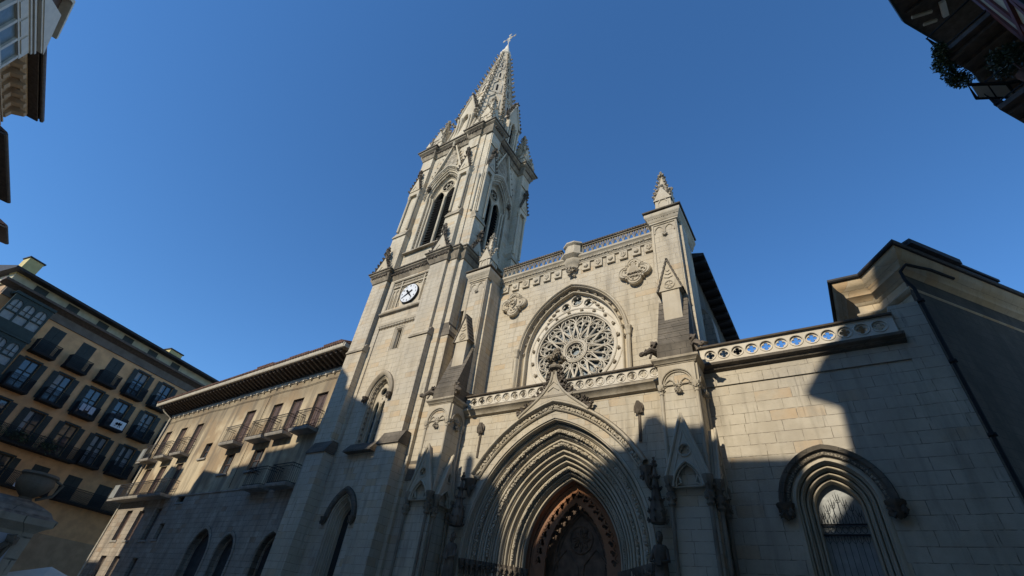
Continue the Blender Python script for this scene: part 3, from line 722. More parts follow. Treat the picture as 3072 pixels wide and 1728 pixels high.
    # upper pier
    b = MB(); b.box(x0+.08, x1-.06, 18.0, 20.9, 10.9, 19.0)
    b.box(x0-.02, x0+.08, 18.25, 19.5, 10.9, 18.95); b.box(x1-.06, x1+.09, 18.35, 19.5, 10.9, 18.95)
    P(b, 'upper_pier', 'ashlar')
    b = MB(); plan = [(x0+.05, 20.9), (x0+.05, 18.0), (x1-.03, 18.0), (x1-.03, 20.9)]
    b.cornice(plan, prof(18.9, .8, .26)); b.box(x0-.1, x1+.1, 17.86, 20.9, 19.56, 19.70)
    P(b, 'pier_cornice', 'carved')
    b = MB(); leafband(b, [(x0-.02, 19.27), (x1+.05, 19.27)], 17.86, .05, .10, seed); P(b, 'foliage_band', 'band')
    c = MB(); c.cornice([(x0+.05, 20.9), (x0+.05, 18.0), (x1-.03, 18.0), (x1-.03, 20.9)], [(0, 19.70), (.32, 19.70), (.34, 19.76), (-.4, 19.92)]); c.box(x0, x1, 18.1, 20.9, 19.72, 19.80)
    P(c, 'coping', 'dark')
    b = MB(); cx = (x0+x1)/2
    for s_ in (-1, 1):
        f2 = arch_fn(cx+s_*.27, 18.35, .24, .32, 18.2, 8); b.tube([(x, 17.98, z) for x, z in f2(0)[:]], .035, 6)
    b.tube([(x0+.16, 17.98, 14.0), (x0+.16, 17.98, 18.8), (x1-.14, 17.98, 18.8), (x1-.14, 17.98, 14.0)], .03, 5)
    for k in range(4): b.blob((cx+.06*math.cos(k*1.6), 17.93, 18.02+.05*math.sin(k*1.6)), .07, seed+k, .4)
    P(b, 'blind_tracery', 'carved')
    pinnacle(CAT, cx+.08, 18.55, 19.85, .86, 1.05, 2.25, 'carved', seed)
    # winged beasts crouched on the cornice corners
    for (gx, dx) in ((x0-.05, -1), (x1+.0, 1)):
        b = MB(); gy = 16.95
        b.tube([(gx-dx*.15, gy+.45, 10.5), (gx, gy+.2, 10.62), (gx+dx*.18, gy-.02, 10.6), (gx+dx*.38, gy-.18, 10.38)], .15, 7, taper=[1, 1.15, .9, .55])
        b.blob((gx+dx*.44, gy-.22, 10.36), .12, seed, .35, (1.3, 1, .9)); b.blob((gx+dx*.04, gy+.1, 10.86), .15, seed+2, .5); b.blob((gx-dx*.14, gy+.3, 10.76), .17, seed+4, .5)
        b.tube([(gx+dx*.12, gy+.02, 10.5), (gx+dx*.2, gy-.04, 10.22)], .05, 5); b.tube([(gx+dx*.36, gy-.18, 10.5), (gx+dx*.30, gy-.14, 10.62)], .03, 5)
        P(b, 'gargoyle', 'darkc')
pier(-16.88, -15.38, 1, True); pier(-4.75, -3.28, 60, True)
# statues under their canopies beside the door
for x, lab in ((-14.45, 'robed stone saint in the dark niche left of the cathedral door'), (-5.42, 'robed stone saint in the dark niche right of the cathedral door')):
    y = 17.75
    b = MB(); b.lathe(x, y, [(.25, 4.15), (.28, 4.25), (.29, 4.55), (.25, 4.75), (.2, 4.95), (.12, 5.5), (.06, 6.0), (.03, 6.15)], 8)
    for k in range(8):
        a = k*PI/4
        for z in (4.2, 4.5, 4.9, 5.3, 5.7): rr_ = .28*(1-(z-4.2)/2.1); crocket(b, (x+rr_*math.cos(a), y+rr_*math.sin(a), z), (math.cos(a), math.sin(a), .4), .105, k+int(z*9))
    finial(b, x, y, 6.1, .22, 3); P(b, 'canopy', 'darkc')
    b = MB(); b.lathe(x, y, [(.12, 1.0), (.2, 1.3), (.34, 1.6), (.36, 1.75), (.1, 1.78)], 8); b.box(x-.05, x+.05, y, WALL, 1.2, 1.7); b.box(x-.06, x+.06, y, WALL, 4.4, 4.9); P(b, 'statue_bracket', 'darkc')
    s = MB(); z0 = 1.78
    prf = [(.25, 0), (.26, .1), (.22, .5), (.20, .9), (.19, 1.15), (.22, 1.4), (.24, 1.58), (.19, 1.68), (.07, 1.72), (.065, 1.78), (.09, 1.84), (.11, 1.93), (.11, 2.02), (.08, 2.1), (.03, 2.14)]
    n = 20; vs = []
    for r_, dz in prf:
        for k in range(n):
            a = 2*PI*k/n; f = 1+(.10*math.sin(6*a+dz*2) if dz < 1.3 else 0)
            vs.append((x+r_*f*math.cos(a)*1.1, y+r_*f*math.sin(a)*.85, z0+dz))
    s.add(vs, [(i*n+k, i*n+(k+1) % n, (i+1)*n+(k+1) % n, (i+1)*n+k) for i in range(len(prf)-1) for k in range(n)])
    for s_ in (-1, 1):
        s.tube([(x+s_*.22, y-.02, z0+1.55), (x+s_*.30, y-.12, z0+1.2), (x+s_*.06, y-.26, z0+1.15)], .07, 7, taper=[1, .9, .6])
    s.box(x-.09, x+.09, y-.32, y-.26, z0+1.05, z0+1.3); s.blob((x, y-.09, z0+1.90), .05, 2, .1); s.blob((x, y-.11, z0+1.82), .06, 4, .3, (1, .7, 1.3))
    st = s.build('statue', M['darkc']); tag(st, lab, 'statue', 'saints flanking the church door')
# ---------------------------------------------------------------- right aisle wall with its window
AX = .06
af = arch_fn(AX, 4.75, 1.22, 1.45, GZ+1.6, 12)
b = MB(); b.plate(rect(-3.6, 3.42, GZ, 9.22), [af(0)], WALL+.02, WALL+.6); P(b, 'aisle_wall', 'ashlar_big')
b = MB(); b.box(-3.3, 3.38, WALL-.03, WALL+.5, 9.20, 9.86); P(b, 'aisle_frieze', 'ashlar_big')
b = MB(); b.prismx([(WALL-.03, 9.80), (WALL-.16, 9.86), (WALL-.2, 9.94), (WALL-.34, 10.0), (WALL-.36, 10.10), (WALL-.16, 10.2), (WALL+1.3, 10.2), (WALL+1.3, 9.82)], -3.3, 3.45)
P(b, 'aisle_cornice', 'dark')
rail(-3.3, 3.35, 10.2, 10.92, WALL-.12, .522, .225)
b = MB(); b.sweep(af, [(0, WALL+.02), (.04, WALL-.01), (.12, WALL-.01), (.14, WALL+.1)]+mouldings(.16, WALL+.14, .60, WALL+.75, 3)+[(.60, WALL+.95)]); wo = P(b, 'window_arch', 'carved')
b = MB(); b.plate(af(.58), [], WALL+.90, WALL+.93); P(b, 'glass', 'glass_pale', parent=wo)
b = MB()                                      # iron grille
gy = WALL+.82
for z in (4.05, 4.35, 2.6, 1.2): b.box(AX-.66, AX+.66, gy-.02, gy+.02, z-.025, z+.025)
for k in range(7):
    x = AX-.5+k*.167; top = 5.35-abs(k-3)*.16
    b.tube([(x, gy, .1), (x, gy, 4.05)], .008, 4); b.tube([(x, gy, 4.35), (x, gy, top-.25)], .011, 4)
    b.tube([(x-.07, gy, 4.4), (x-.07, gy, 4.55), (x, gy, 4.7), (x+.07, gy, 4.55), (x+.07, gy, 4.4)], .009, 4)
    b.tube([(x+.07*math.cos(t), gy-.005, 4.2+.1*math.sin(t)) for t in [2*PI*j/10 for j in range(10)]], .011, 4, closed=True)
    b.tube([(x-.075, gy, top-.1), (x-.05, gy, top-.26), (x, gy, top-.3), (x+.05, gy, top-.26), (x+.075, gy, top-.1)], .010, 4); b.tube([(x, gy, top-.3), (x, gy, top-.02)], .011, 4, taper=[1.4, .3])
    b.tube([(x-.08, gy, 4.05), (x-.06, gy, 3.88), (x, gy, 3.8), (x+.06, gy, 3.88), (x+.08, gy, 4.05)], .008, 4)
P(b, 'iron_grille', 'iron', parent=wo)
b = MB(); ah = cut(arc_only(af), 4.7); b.sweep(ah, [(-.02, WALL), (-.04, WALL-.08), (-.16, WALL-.1), (-.2, WALL-.20), (-.32, WALL-.24), (-.36, WALL-.16), (-.38, WALL)]); P(b, 'hood_moulding', 'dark', parent=wo)
b = MB(); leafband(b, ah(-.09), WALL-.06, .05, .09, 7); P(b, 'foliage_band', 'band', parent=wo)
for s_ in (-1, 1):
    b = MB(); x = AX+s_*1.43
    b.lathe(x, WALL-.14, [(.02, 4.25), (.12, 4.35), (.16, 4.55), (.26, 4.66), (.27, 4.76), (.1, 4.78)], 8)
    for k in range(7): b.blob((x+.13*math.cos(k*.9), WALL-.22+.02*k, 4.5+.09*math.sin(k*1.7)), .11, k+s_*5, .5)
    P(b, 'carved_corbel', 'darkc', parent=wo)
b = MB(); b.box(3.36, 4.22, WALL-.02, WALL+1.5, GZ, 11.35); P(b, 'corner_pilaster', 'ashlar_big')
b = MB(); b.box(-2.6, 3.35, WALL+1.4, 26, 9.9, 9.95); b.box(-3.3, 3.35, WALL+.5, WALL+1.4, 9.2, 10.15); P(b, 'aisle_roof', 'slate')
# nave side wall and its dark overhanging eaves, buttress beyond
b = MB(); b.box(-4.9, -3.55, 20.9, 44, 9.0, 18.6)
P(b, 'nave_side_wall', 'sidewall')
b = MB(); b.hexa([(-3.56, 22.2, 9), (-2.75, 22.2, 9), (-2.75, 23.3, 9), (-3.56, 23.3, 9)], [(-3.56, 22.2, 16.2), (-3.1, 22.2, 15.2), (-3.1, 23.3, 15.2), (-3.56, 23.3, 16.2)])
P(b, 'side_buttress', 'rubble')
b = MB(); b.hexa([(-5, 20.85, 18.45), (-2.72, 20.85, 18.45), (-2.72, 44, 18.45), (-5, 44, 18.45)], [(-5, 20.85, 19.3), (-2.72, 20.85, 18.62), (-2.72, 44, 18.62), (-5, 44, 19.3)])
for k in range(24): b.box(-3.55, -2.75, 21.2+k*.9, 21.35+k*.9, 18.25, 18.44)
P(b, 'nave_eaves', 'slate')
b = MB(); b.prism([(-15.8, 18.9), (-4.2, 18.9), (-10, 20.4)], 20.2, 44); b.box(-15.8, -15.2, 20.1, 44, 9, 18.9); P(b, 'nave_roof', 'slate')
# ---------------------------------------------------------------- bell tower
TW = 17.75                                   # front wall of the tower between its buttresses
wx = -22.15
uf = arch_fn(wx, 11.55, .80, 1.35, 8.35, 10); lf = arch_fn(wx-.1, 4.45, .85, 1.35, GZ+1.2, 10)
b = MB(); b.plate(rect(-24.6, -20.2, GZ, 17.05), [uf(0), lf(0), rect(-22.5, -21.85, 14.9, 16.6)], TW, TW+.7)
b.plate(rect(-24.62, -20.18, 17.05, 21.6), [rect(-24.35, -20.45, 18.55, 21.25)], TW-.07, TW+.5)
b.box(-24.62, -24.22, TW-.07, TW+.3, GZ, 17.05); 
P(b, 'tower_wall', 'ashlar')
b = MB(); b.box(-25.9, -17.85, 18.6, 25.2, GZ, 22.0); P(b, 'tower_core', 'ashlar')
def stage(x0, x1, y0, y1, z0, z1, name='buttress'):
    b = MB(); b.box(x0, x1, y0, y1, z0, z1); return P(b, name, 'ashlar')
def setoff(x0, x1, ylo, yhi, z0, z1, yb, xr=None):
    b = MB(); b.prismx([(ylo-.08, z0), (ylo-.08, z0+.07), (yhi-.005, z1), (yb, z1), (yb, z0)], x0-.05, x1+.05); return P(b, 'setoff', 'dark' if z0 < 10 else 'band')
stage(-26.38, -24.83, 17.4, 19.5, 15.3, 21.7); stage(-20.5, -18.97, 17.4, 19.5, 15.3, 21.7)
stage(-26.1, -24.56, 17.2, 19.5, 8.1, 15.4); stage(-20.3, -18.75, 17.2, 19.5, 8.1, 15.4)
stage(-25.9, -24.3, 16.9, 19.5, GZ, 8.2); stage(-20.0, -18.45, 16.9, 19.5, GZ, 8.2)
for a_, b_ in ((-26.1, -24.56), (-20.3, -18.75)): setoff(a_, b_, 17.2, 17.4, 15.0, 15.6, 17.6)
for a_, b_ in ((-25.9, -24.3), (-20.0, -18.45)): setoff(a_, b_, 16.9, 17.2, 8.0, 8.75, 17.6)
stage(-19.2, -18.22, 17.62, 19.5, GZ, 21.6, 'corner_pilaster'); stage(-18.6, -17.80, 17.86, 19.6, 15.6, 21.6, 'corner_pilaster')
stage(-18.6, -17.62, 17.84, 19.6, 7.0, 15.7, 'corner_pilaster'); stage(-18.6, -17.4, 17.80, 19.6, GZ, 7.1, 'corner_pilaster')
b = MB(); b.hexa([(-18.5, 17.80, 15.0), (-17.52, 17.80, 15.0), (-17.52, 19.3, 15.0), (-18.5, 19.3, 15.0)], [(-18.5, 17.85, 16.0), (-17.79, 17.85, 16.0), (-17.79, 19.3, 16.0), (-18.5, 19.3, 16.0)]); P(b, 'setoff', 'dark')
b = MB(); b.hexa([(-18.5, 17.76, 6.3), (-17.34, 17.76, 6.3), (-17.34, 19.3, 6.3), (-18.5, 19.3, 6.3)], [(-18.5, 17.83, 7.3), (-17.60, 17.83, 7.3), (-17.60, 19.3, 7.3), (-18.5, 19.3, 7.3)]); P(b, 'setoff', 'dark')
b = MB(); b.plate(rect(-18.0, -16.3, GZ, 20.1), [rect(-17.72, -17.45, 15.6, 17.3), rect(-17.66, -17.46, 13.0, 13.9)], 18.62, 18.95); b.box(-18, -16.3, 19.1, 20.3, GZ, 20.0); P(b, 'stair_wall', 'ashlar')
b = MB(); b.box(-17.8, -17.3, 18.96, 19.0, 12.5, 18); b.box(-22.7, -21.7, TW+.35, TW+.4, 14.7, 16.8); P(b, 'dark_backing', 'black')  # black sheets stand for the shade inside the openings
# splayed frame of the slit
b = MB(); sf = lambda d: [(-22.5+d, 14.9), (-22.5+d, 16.6-d), (-21.85-d, 16.6-d), (-21.85-d, 14.9)]
b.sweep(sf, [(0, TW), (.10, TW+.12), (.10, TW+.16), (.17, TW+.30)]); b.tube([(-22.58, TW-.01, 14.9), (-22.58, TW-.01, 16.7), (-21.77, TW-.01, 16.7), (-21.77, TW-.01, 14.9)], .04, 4); P(b, 'slit_window', 'carved')
# strings under the clock
b = MB(); b.prismx([(TW-.06, 18.0), (TW-.22, 18.06), (TW-.26, 18.12), (TW-.26, 18.20), (TW-.06, 18.42)], -24.55, -20.45); P(b, 'clock_sill', 'band')
b = MB(); b.prismx([(TW-.02, 17.0), (TW-.16, 17.05), (TW-.2, 17.22), (TW-.02, 17.3)], -24.25, -20.45)
for k in range(26): b.box(-24.2+k*.145, -24.12+k*.145, TW-.14, TW-.0, 16.88, 17.04)
P(b, 'string_course', 'carved')
# clock panel with blind arcading
b = MB(); cx, cz = -22.3, 19.62
b.box(-24.4, -20.4, TW+.14, TW+.3, 18.5, 21.3)
b.sweep(lambda d: [(-24.35+d, 18.55), (-24.35+d, 21.25-d), (-20.45-d, 21.25-d), (-20.45-d, 18.55)], [(0, TW-.07), (.07, TW-.02), (.07, TW+.04), (.15, TW+.13)])
for x in (-23.42, -21.2): b.box(x-.05, x+.05, TW+.02, TW+.16, 18.55, 21.2)
b.box(-24.3, -20.5, TW+.03, TW+.16, 20.66, 20.74); b.box(-24.3, -20.5, TW+.045, TW+.16, 21.02, 21.08)
for k in range(11):
    x = -24.02+k*.32
    if abs(x+23.42) < .1 or abs(x+21.2) < .1: continue
    b.tube([(x-.10, TW+.08, 20.8), (x-.10, TW+.08, 20.96), (x+.10, TW+.08, 20.96), (x+.10, TW+.08, 20.8)], .028, 4, closed=True)
for x in (-24.05, -23.70, -21.0, -20.7):
    f2 = arch_fn(x, 20.1, .15, .34, 18.6, 6); b.tube([(px, TW+.1, pz) for px, pz in f2(0)], .035, 5)
    b.tube([(x, TW+.1, 18.6), (x, TW+.1, 19.95)], .02, 4)
for sx in (-1, 1):
    for sz in (-1, 1): b.tube([(cx+sx*.98, TW+.1, cz+sz*.5), (cx+sx*.95, TW+.1, cz+sz*.9), (cx+sx*.5, TW+.1, cz+sz*.93)], .04, 5)
P(b, 'clock_panel', 'carved')
b = MB(); b.prism(circle(cx, cz, .84, 40), TW-.02, TW+.13); ck = P(b, 'clock', 'iron')
b = MB(); b.prism(circle(cx, cz, .79, 40), TW-.045, TW-.021); P(b, 'clock_face', 'clockface', parent=ck)
def text_mesh(body, size, depth):
    cu = bpy.data.curves.new('t', 'FONT'); cu.body = body; cu.size = size; cu.extrude = depth; cu.align_x = 'CENTER'; cu.align_y = 'CENTER'
    ob = bpy.data.objects.new('t', cu); col.objects.link(ob); dg = bpy.context.evaluated_depsgraph_get()
    me = bpy.data.meshes.new_from_object(ob.evaluated_get(dg)); bpy.data.objects.remove(ob); return me
for k in range(1, 13):
    a = k*PI/6; me = text_mesh(str(k), .21, .006); me.transform(Matrix.Translation((cx+.65*math.sin(a), TW-.052, cz+.65*math.cos(a))) @ Matrix.Rotation(PI/2, 4, 'X'))
    me.materials.append(M['iron']); o = bpy.data.objects.new('numeral', me); col.objects.link(o); o.parent = ck
for a, l, w_ in ((R(240), .66, .052), (R(140), .60, .075)):
    b = MB(); dx, dz = math.sin(a), math.cos(a); nx, nz = dz, -dx; y = TW-.075 if l > .62 else TW-.095
    b.prism([(cx-dx*.36+nx*w_, cz-dz*.36+nz*w_), (cx-dx*.36-nx*w_, cz-dz*.36-nz*w_), (cx-nx*w_*1.05, cz-nz*w_*1.05), (cx+dx*l-nx*w_*.25, cz+dz*l-nz*w_*.25), (cx+dx*l+nx*w_*.25, cz+dz*l+nz*w_*.25), (cx+nx*w_*1.05, cz+nz*w_*1.05)], y-.012, y)
    P(b, 'clock_hand', 'black', parent=ck)
# upper traceried lancet of the tower
b = MB(); b.sweep(uf, [(0, TW)]+mouldings(.0, TW, .22, TW+.35, 2)+[(.24, TW+.6)]); lw = P(b, 'lancet_window', 'carved')
b = MB()
f1 = [arch_fn(wx+s_*.27, 10.95, .20, .42, 8.4, 7)(0) for s_ in (-1, 1)]
b.plate(uf(.21), f1+[circle(wx, 11.98, .25, 16), [(wx-.05, 11.45), (wx+.05, 11.45), (wx, 11.62)]], TW+.34, TW+.48)
b.tube([(x, TW+.33, z) for x, z in circle(wx, 11.98, .27, 18)], .035, 6, closed=True)
for f_ in f1: b.tube([(x, TW+.33, z) for x, z in f_[1:-1]], .03, 5)
b.tube([(wx, TW+.30, 8.4), (wx, TW+.30, 11.2)], .05, 6)
for z in (9.3, 10.1): b.tube([(wx-.4, TW+.36, z), (wx+.4, TW+.36, z)], .02, 4)
P(b, 'window_tracery', 'carved', parent=lw)
b = MB()
for k, (x, z, a) in enumerate(along(uf(.12), .34, .2)): b.blob((x, TW+.12, z), .065, k, .4)
P(b, 'flower_ornaments', 'band', parent=lw)
b = MB(); b.plate(uf(.15), [], TW+.56, TW+.60); P(b, 'glass', 'glass', parent=lw)
def hoodm(fn, zmin, parent, cxx, hw, y=TW, name='hood_moulding', mat='band'):
    h_ = cut(arc_only(fn), zmin); b = MB(); b.sweep(h_, [(-.06, y), (-.06, y-.10), (-.14, y-.18), (-.26, y-.2), (-.36, y-.14), (-.38, y)]); P(b, name, mat, parent=parent)
    for s_ in (-1, 1):
        b = MB(); x = cxx+s_*(hw+.24); zz = min(z for _, z in h_(-.2)); b.lathe(x, y-.12, [(.02, zz-.42), (.1, zz-.3), (.2, zz-.06), (.22, zz), (.1, zz+.02)], 8)
        for k in range(5): b.blob((x+.08*math.cos(k*1.3), y-.2, zz-.2+.06*math.sin(k*2)), .08, k, .5)
        P(b, 'carved_corbel', 'darkc', parent=parent)
hoodm(uf, 11.55, lw, wx, .80)
b = MB(); b.prismx([(TW-.42, 8.02), (TW-.42, 8.1), (TW, 8.6), (TW+.2, 8.6), (TW+.2, 8.02)], wx-1.12, wx+1.12); P(b, 'window_sill', 'dark', parent=lw)
b = MB(); b.sweep(lf, mouldings(.0, TW, .40, TW+.62, 3)+[(.42, TW+.69)]); lw = P(b, 'lancet_window', 'carved')
b = MB(); b.plate(lf(.36), [], TW+.66, TW+.69); P(b, 'glass', 'glass_dark', parent=lw)
hoodm(lf, 4.6, lw, wx-.1, .85, mat='dark')
# mid cornice with foliage, gablets on the buttress heads
plan = [(-26.4, 25.2), (-26.4, 17.38), (-24.8, 17.38), (-24.8, 17.72), (-20.52, 17.72), (-20.52, 17.38), (-18.95, 17.38), (-18.95, 17.6), (-18.2, 17.6), (-18.2, 17.84), (-17.78, 17.84), (-17.78, 19.7), (-17.85, 19.7), (-17.85, 25.2)]
b = MB(); b.cornice(plan, [(0, 21.35), (.06, 21.4), (.06, 21.5), (.20, 21.72), (.22, 22.0), (.34, 22.1), (.36, 22.24), (-.1, 22.5), (-.6, 22.6)])
b.box(-26.3, -17.9, 17.9, 25.1, 21.9, 22.58); P(b, 'tower_cornice', 'sooty')
for xa_, xb_, ya_ in ((-26.4, -24.8, 17.14), (-24.6, -20.7, 17.48), (-20.6, -18.9, 17.14)):
    b = MB(); leafband(b, [(xa_, 21.85), (xb_, 21.85)], ya_, .095, .165, int(-xa_)); P(b, 'foliage_band', 'darkc')
Tx = lambda u, y, z: (y, u, z)
c_ = MB(Tx); leafband(c_, [(17.9, 21.85), (19.6, 21.85)], -17.55, .085, .17, 4)
P(c_, 'foliage_band', 'darkc')
b = MB(); b.cornice(plan, [(.1, 22.26), (.42, 22.22), (.44, 22.30), (-.1, 22.54), (-.6, 22.62)]); P(b, 'coping', 'dark')
b = MB(); b.blob((-17.35, 19.75, 21.75), .26, 3, .3); b.tube([(-17.9, 19.75, 21.9), (-17.4, 19.75, 21.8)], .14, 6); P(b, 'gargoyle', 'darkc')
def gablet(T, u, d, z, w_, h_, seed, dep=.5, mat='carved'):
    b = MB(T); b.prism([(u-w_/2, z), (u+w_/2, z), (u, z+h_)], d, d+dep)
    b.tube([(u-.2*w_, d-.02, z+.12*h_), (u, d-.02, z+.34*h_), (u+.2*w_, d-.02, z+.12*h_)], .035, 4)
    o = P(b, 'gablet', mat)
    c = MB(T); c.tube([(u-w_/2-.03, d-.02, z), (u, d-.02, z+h_+.02), (u+w_/2+.03, d-.02, z)], .055, 5)
    for s_ in (-1, 1):
        for k in range(5):
            t = (k+.3)/5; crocket(c, (u+s_*(w_/2)*(1-t), d+.02, z+h_*t), (s_*.8, -.2, .5), .24, seed+k)
    for k in range(5): c.blob((u+.17*math.cos(k*1.3), d+.1*math.sin(k), z+h_+.25+.05*k), .15, seed+k, .5)
    c.tube([(u, d, z+h_-.1), (u, d, z+h_+1.0)], .07, 6)
    for k in range(4): c.blob((u+.09*math.cos(k*1.6), d+.09*math.sin(k*1.6), z+h_+.75), .11, seed+k+5, .5)
    c.blob((u, d, z+h_+1.0), .1, seed, .4)
    P(c, 'crockets', 'darkc', parent=o)
SD = lambda X0: (lambda u, y, z: (X0-y, u, z))
gablet(IDT, -25.62, 17.12, 22.3, 1.55, 1.55, 1); gablet(IDT, -19.75, 17.12, 22.3, 1.55, 1.75, 2); gablet(SD(-17.55), 18.85, 0, 22.3, 1.4, 1.6, 3)
b = MB(); b.hexa([(-18.95, 17.5, 22.3), (-18.15, 17.5, 22.3), (-18.15, 18.4, 22.3), (-18.95, 18.4, 22.3)], [(-18.75, 17.9, 22.95), (-18.35, 17.9, 22.95), (-18.35, 18.4, 22.95), (-18.75, 18.4, 22.95)]); P(b, 'setoff', 'carved')
# ---------------------------------------------------------------- belfry
BY, BX = 17.95, -18.5                         # planes of its front and right walls
def belfry(T, cu, hw, u0, u1, y, zcap, seed, parent=CAT):
    rise = 3.1; fn = arch_fn(cu, zcap, hw, rise, 24.55, 14)
    b = MB(T); b.plate(rect(u0, u1, 22.3, 37.6), [fn(0)], y, y+.7); P(b, 'belfry_wall', 'ashlar')
    b = MB(T); b.sweep(fn, [(0, y), (.10, y), (.10, y+.1)]); b.sweep(fn, mouldings(.10, y+.1, .52, y+.5, 3)+[(.55, y+.7)]); win = P(b, 'belfry_window', 'carved')
    iw = hw-.52
    b = MB(T); b.tube([(cu, y+.42, 24.6), (cu, y+.42, zcap-.1)], .11, 8)
    L1 = [arch_fn(cu+s_*iw*.51, zcap-.1, iw*.44, iw*.74, 24.6, 8)(0) for s_ in (-1, 1)]
    ih = fn(.50)
    b.plate(ih, L1+[circle(cu, zcap+1.42, iw*.46, 18)], y+.46, y+.58)
    b.tube([(px, y+.44, pz) for px, pz in circle(cu, zcap+1.42, iw*.49, 20)], .06, 6, closed=True)
    b.tube([(px, y+.50, pz) for px, pz in circle(cu, zcap+1.42, iw*.2, 12)], .05, 6, closed=True)
    for k in range(6): a = k*PI/3; b.tube([(cu+iw*.2*math.cos(a), y+.52, zcap+1.42+iw*.2*math.sin(a)), (cu+iw*.46*math.cos(a), y+.52, zcap+1.42+iw*.46*math.sin(a))], .03, 4)
    for f_ in L1: b.tube([(px, y+.44, pz) for px, pz in f_[1:-1]], .05, 6)
    P(b, 'tracery', 'carved', parent=win)
    for k in range(22):
        z = 24.8+k*.32
        if z > zcap+.3: break
        b = MB(T); b.prismx([(y+.60, z), (y+.60, z+.05), (y+.95, z+.24), (y+.95, z+.19)], cu-iw, cu+iw); P(b, 'louvre', 'iron', parent=win)
    b = MB(T); b.box(cu-iw-.1, cu+iw+.1, y+1.1, y+1.15, 24.4, zcap+2.4); P(b, 'dark_backing', 'black', parent=win)  # black sheet behind the louvres, painting the dark of the bell chamber
    b = MB(T)
    for s_ in (-1, 1):
        for d_, yy in ((.14, .02), (.34, .22), (.52, .38)):
            u = cu+s_*(hw-d_); b.tube([(u, y+yy, 24.6), (u, y+yy, zcap-.35)], .085, 7)
            b.lathe(u, y+yy, [(.08, zcap-.42), (.11, zcap-.36), (.10, zcap-.28), (.15, zcap-.05), (.17, zcap), (.17, zcap+.08), (.05, zcap+.1)], 7)
            b.lathe(u, y+yy, [(.14, 24.5), (.14, 24.65), (.10, 24.8), (.08, 24.85)], 7)
    P(b, 'colonnette', 'carved', parent=win)
    b = MB(T)
    for s_ in (-1, 1):
        b = MB(T); leafband(b, [(cu+s_*(hw-.24), 24.8), (cu+s_*(hw-.24), zcap-.1)], y+.10, .06, .20, seed); b.tube([(cu+s_*(hw-.24), y+.12, 24.7), (cu+s_*(hw-.24), y+.12, zcap)], .03, 5)
        P(b, 'foliage_band', 'band', parent=win)
    for o_, y_, r_ in ((.3, y+.16, .07), (-.22, y-.14, .085)):
        b = MB(T); leafband(b, arc_only(fn)(o_), y_, r_, r_*1.9, seed+9); P(b, 'foliage_band', 'band', parent=win)
    b = MB(T); hh = cut(arc_only(fn), zcap+1.2)
    b.sweep(hh, [(-.06, y), (-.06, y-.1), (-.16, y-.12), (-.30, y-.16), (-.36, y-.26), (-.46, y-.26), (-.5, y)])
    P(b, 'hood_moulding', 'carved', parent=win)
    for s_ in (-1, 1):
        b = MB(T)
        for k in range(7): b.blob((cu+s_*(hw-.12+.05*math.cos(k)), y-.16, zcap+1.0+.16*math.sin(k*1.9)+.2), .14, seed+k, .5)
        P(b, 'carved_corbel', 'darkc', parent=win)
    # steep carved gable over the window
    gz0, gz1 = zcap+2.6, 38.25; gw = 1.7
    b = MB(T)
    for s_ in (-1, 1):
        b.prism([(cu+s_*gw, gz0), (cu+s_*(gw-.22), gz0), (cu, gz1-.35), (cu, gz1)], y-.26, y+.01)
    rn = random.Random(seed)
    P(b, 'window_gable', 'carved', parent=win)
    b = MB(T)
    for k in range(70):
        z = rn.uniform(gz0+.8, gz1-.7); hwid = (gw-.35)*(gz1-z)/(gz1-gz0); u = cu+rn.uniform(-hwid, hwid)
        if z < zcap+rise+.55-abs(u-cu)*.6: continue
        a = rn.uniform(0, 6); b.tube([(u+.12*math.cos(a+t), y-.05, z+.12*math.sin(a+t)) for t in (0, .8, 1.6, 2.4, 3.2)], .035, 4)
    b.tube([(px, y-.04, pz) for px, pz in foil(cu, zcap+4.55, .52, 3, PI/2, 7, .5)], .05, 5, closed=True)
    for s_ in (-1, 1):
        for k in range(9): t = (k+.5)/9; crocket(b, (cu+s_*gw*(1-t)+s_*.02, y-.16, gz0+(gz1-gz0)*t), (s_, -.3, .3), .2, seed+k)
    hz = zcap+3.5
    b.prism([(cu-.9, hz), (cu+.9, hz), (cu, gz1-.5)], y-.055, y+.0)
    P(b, 'gable_carving', 'band', parent=win)
    b = MB(T); b.prismx([(y-.30, 24.22), (y-.30, 24.32), (y, 24.6), (y+.5, 24.6), (y+.5, 24.22)], cu-hw-.35, cu+hw+.35); P(b, 'window_sill', 'band', parent=win)
belfry(IDT, -22.3, 1.86, -24.9, -19.8, BY, 30.9, 5)
T2 = lambda u, y, z: (BX-(y-BY), u, z)
belfry(T2, 20.9, 1.74, 18.4, 24.0, BY, 30.5, 50)
b = MB(); b.box(-25.9, -19.7, 19.3, 24.9, 22.3, 37.6); P(b, 'belfry_core', 'ashlar')
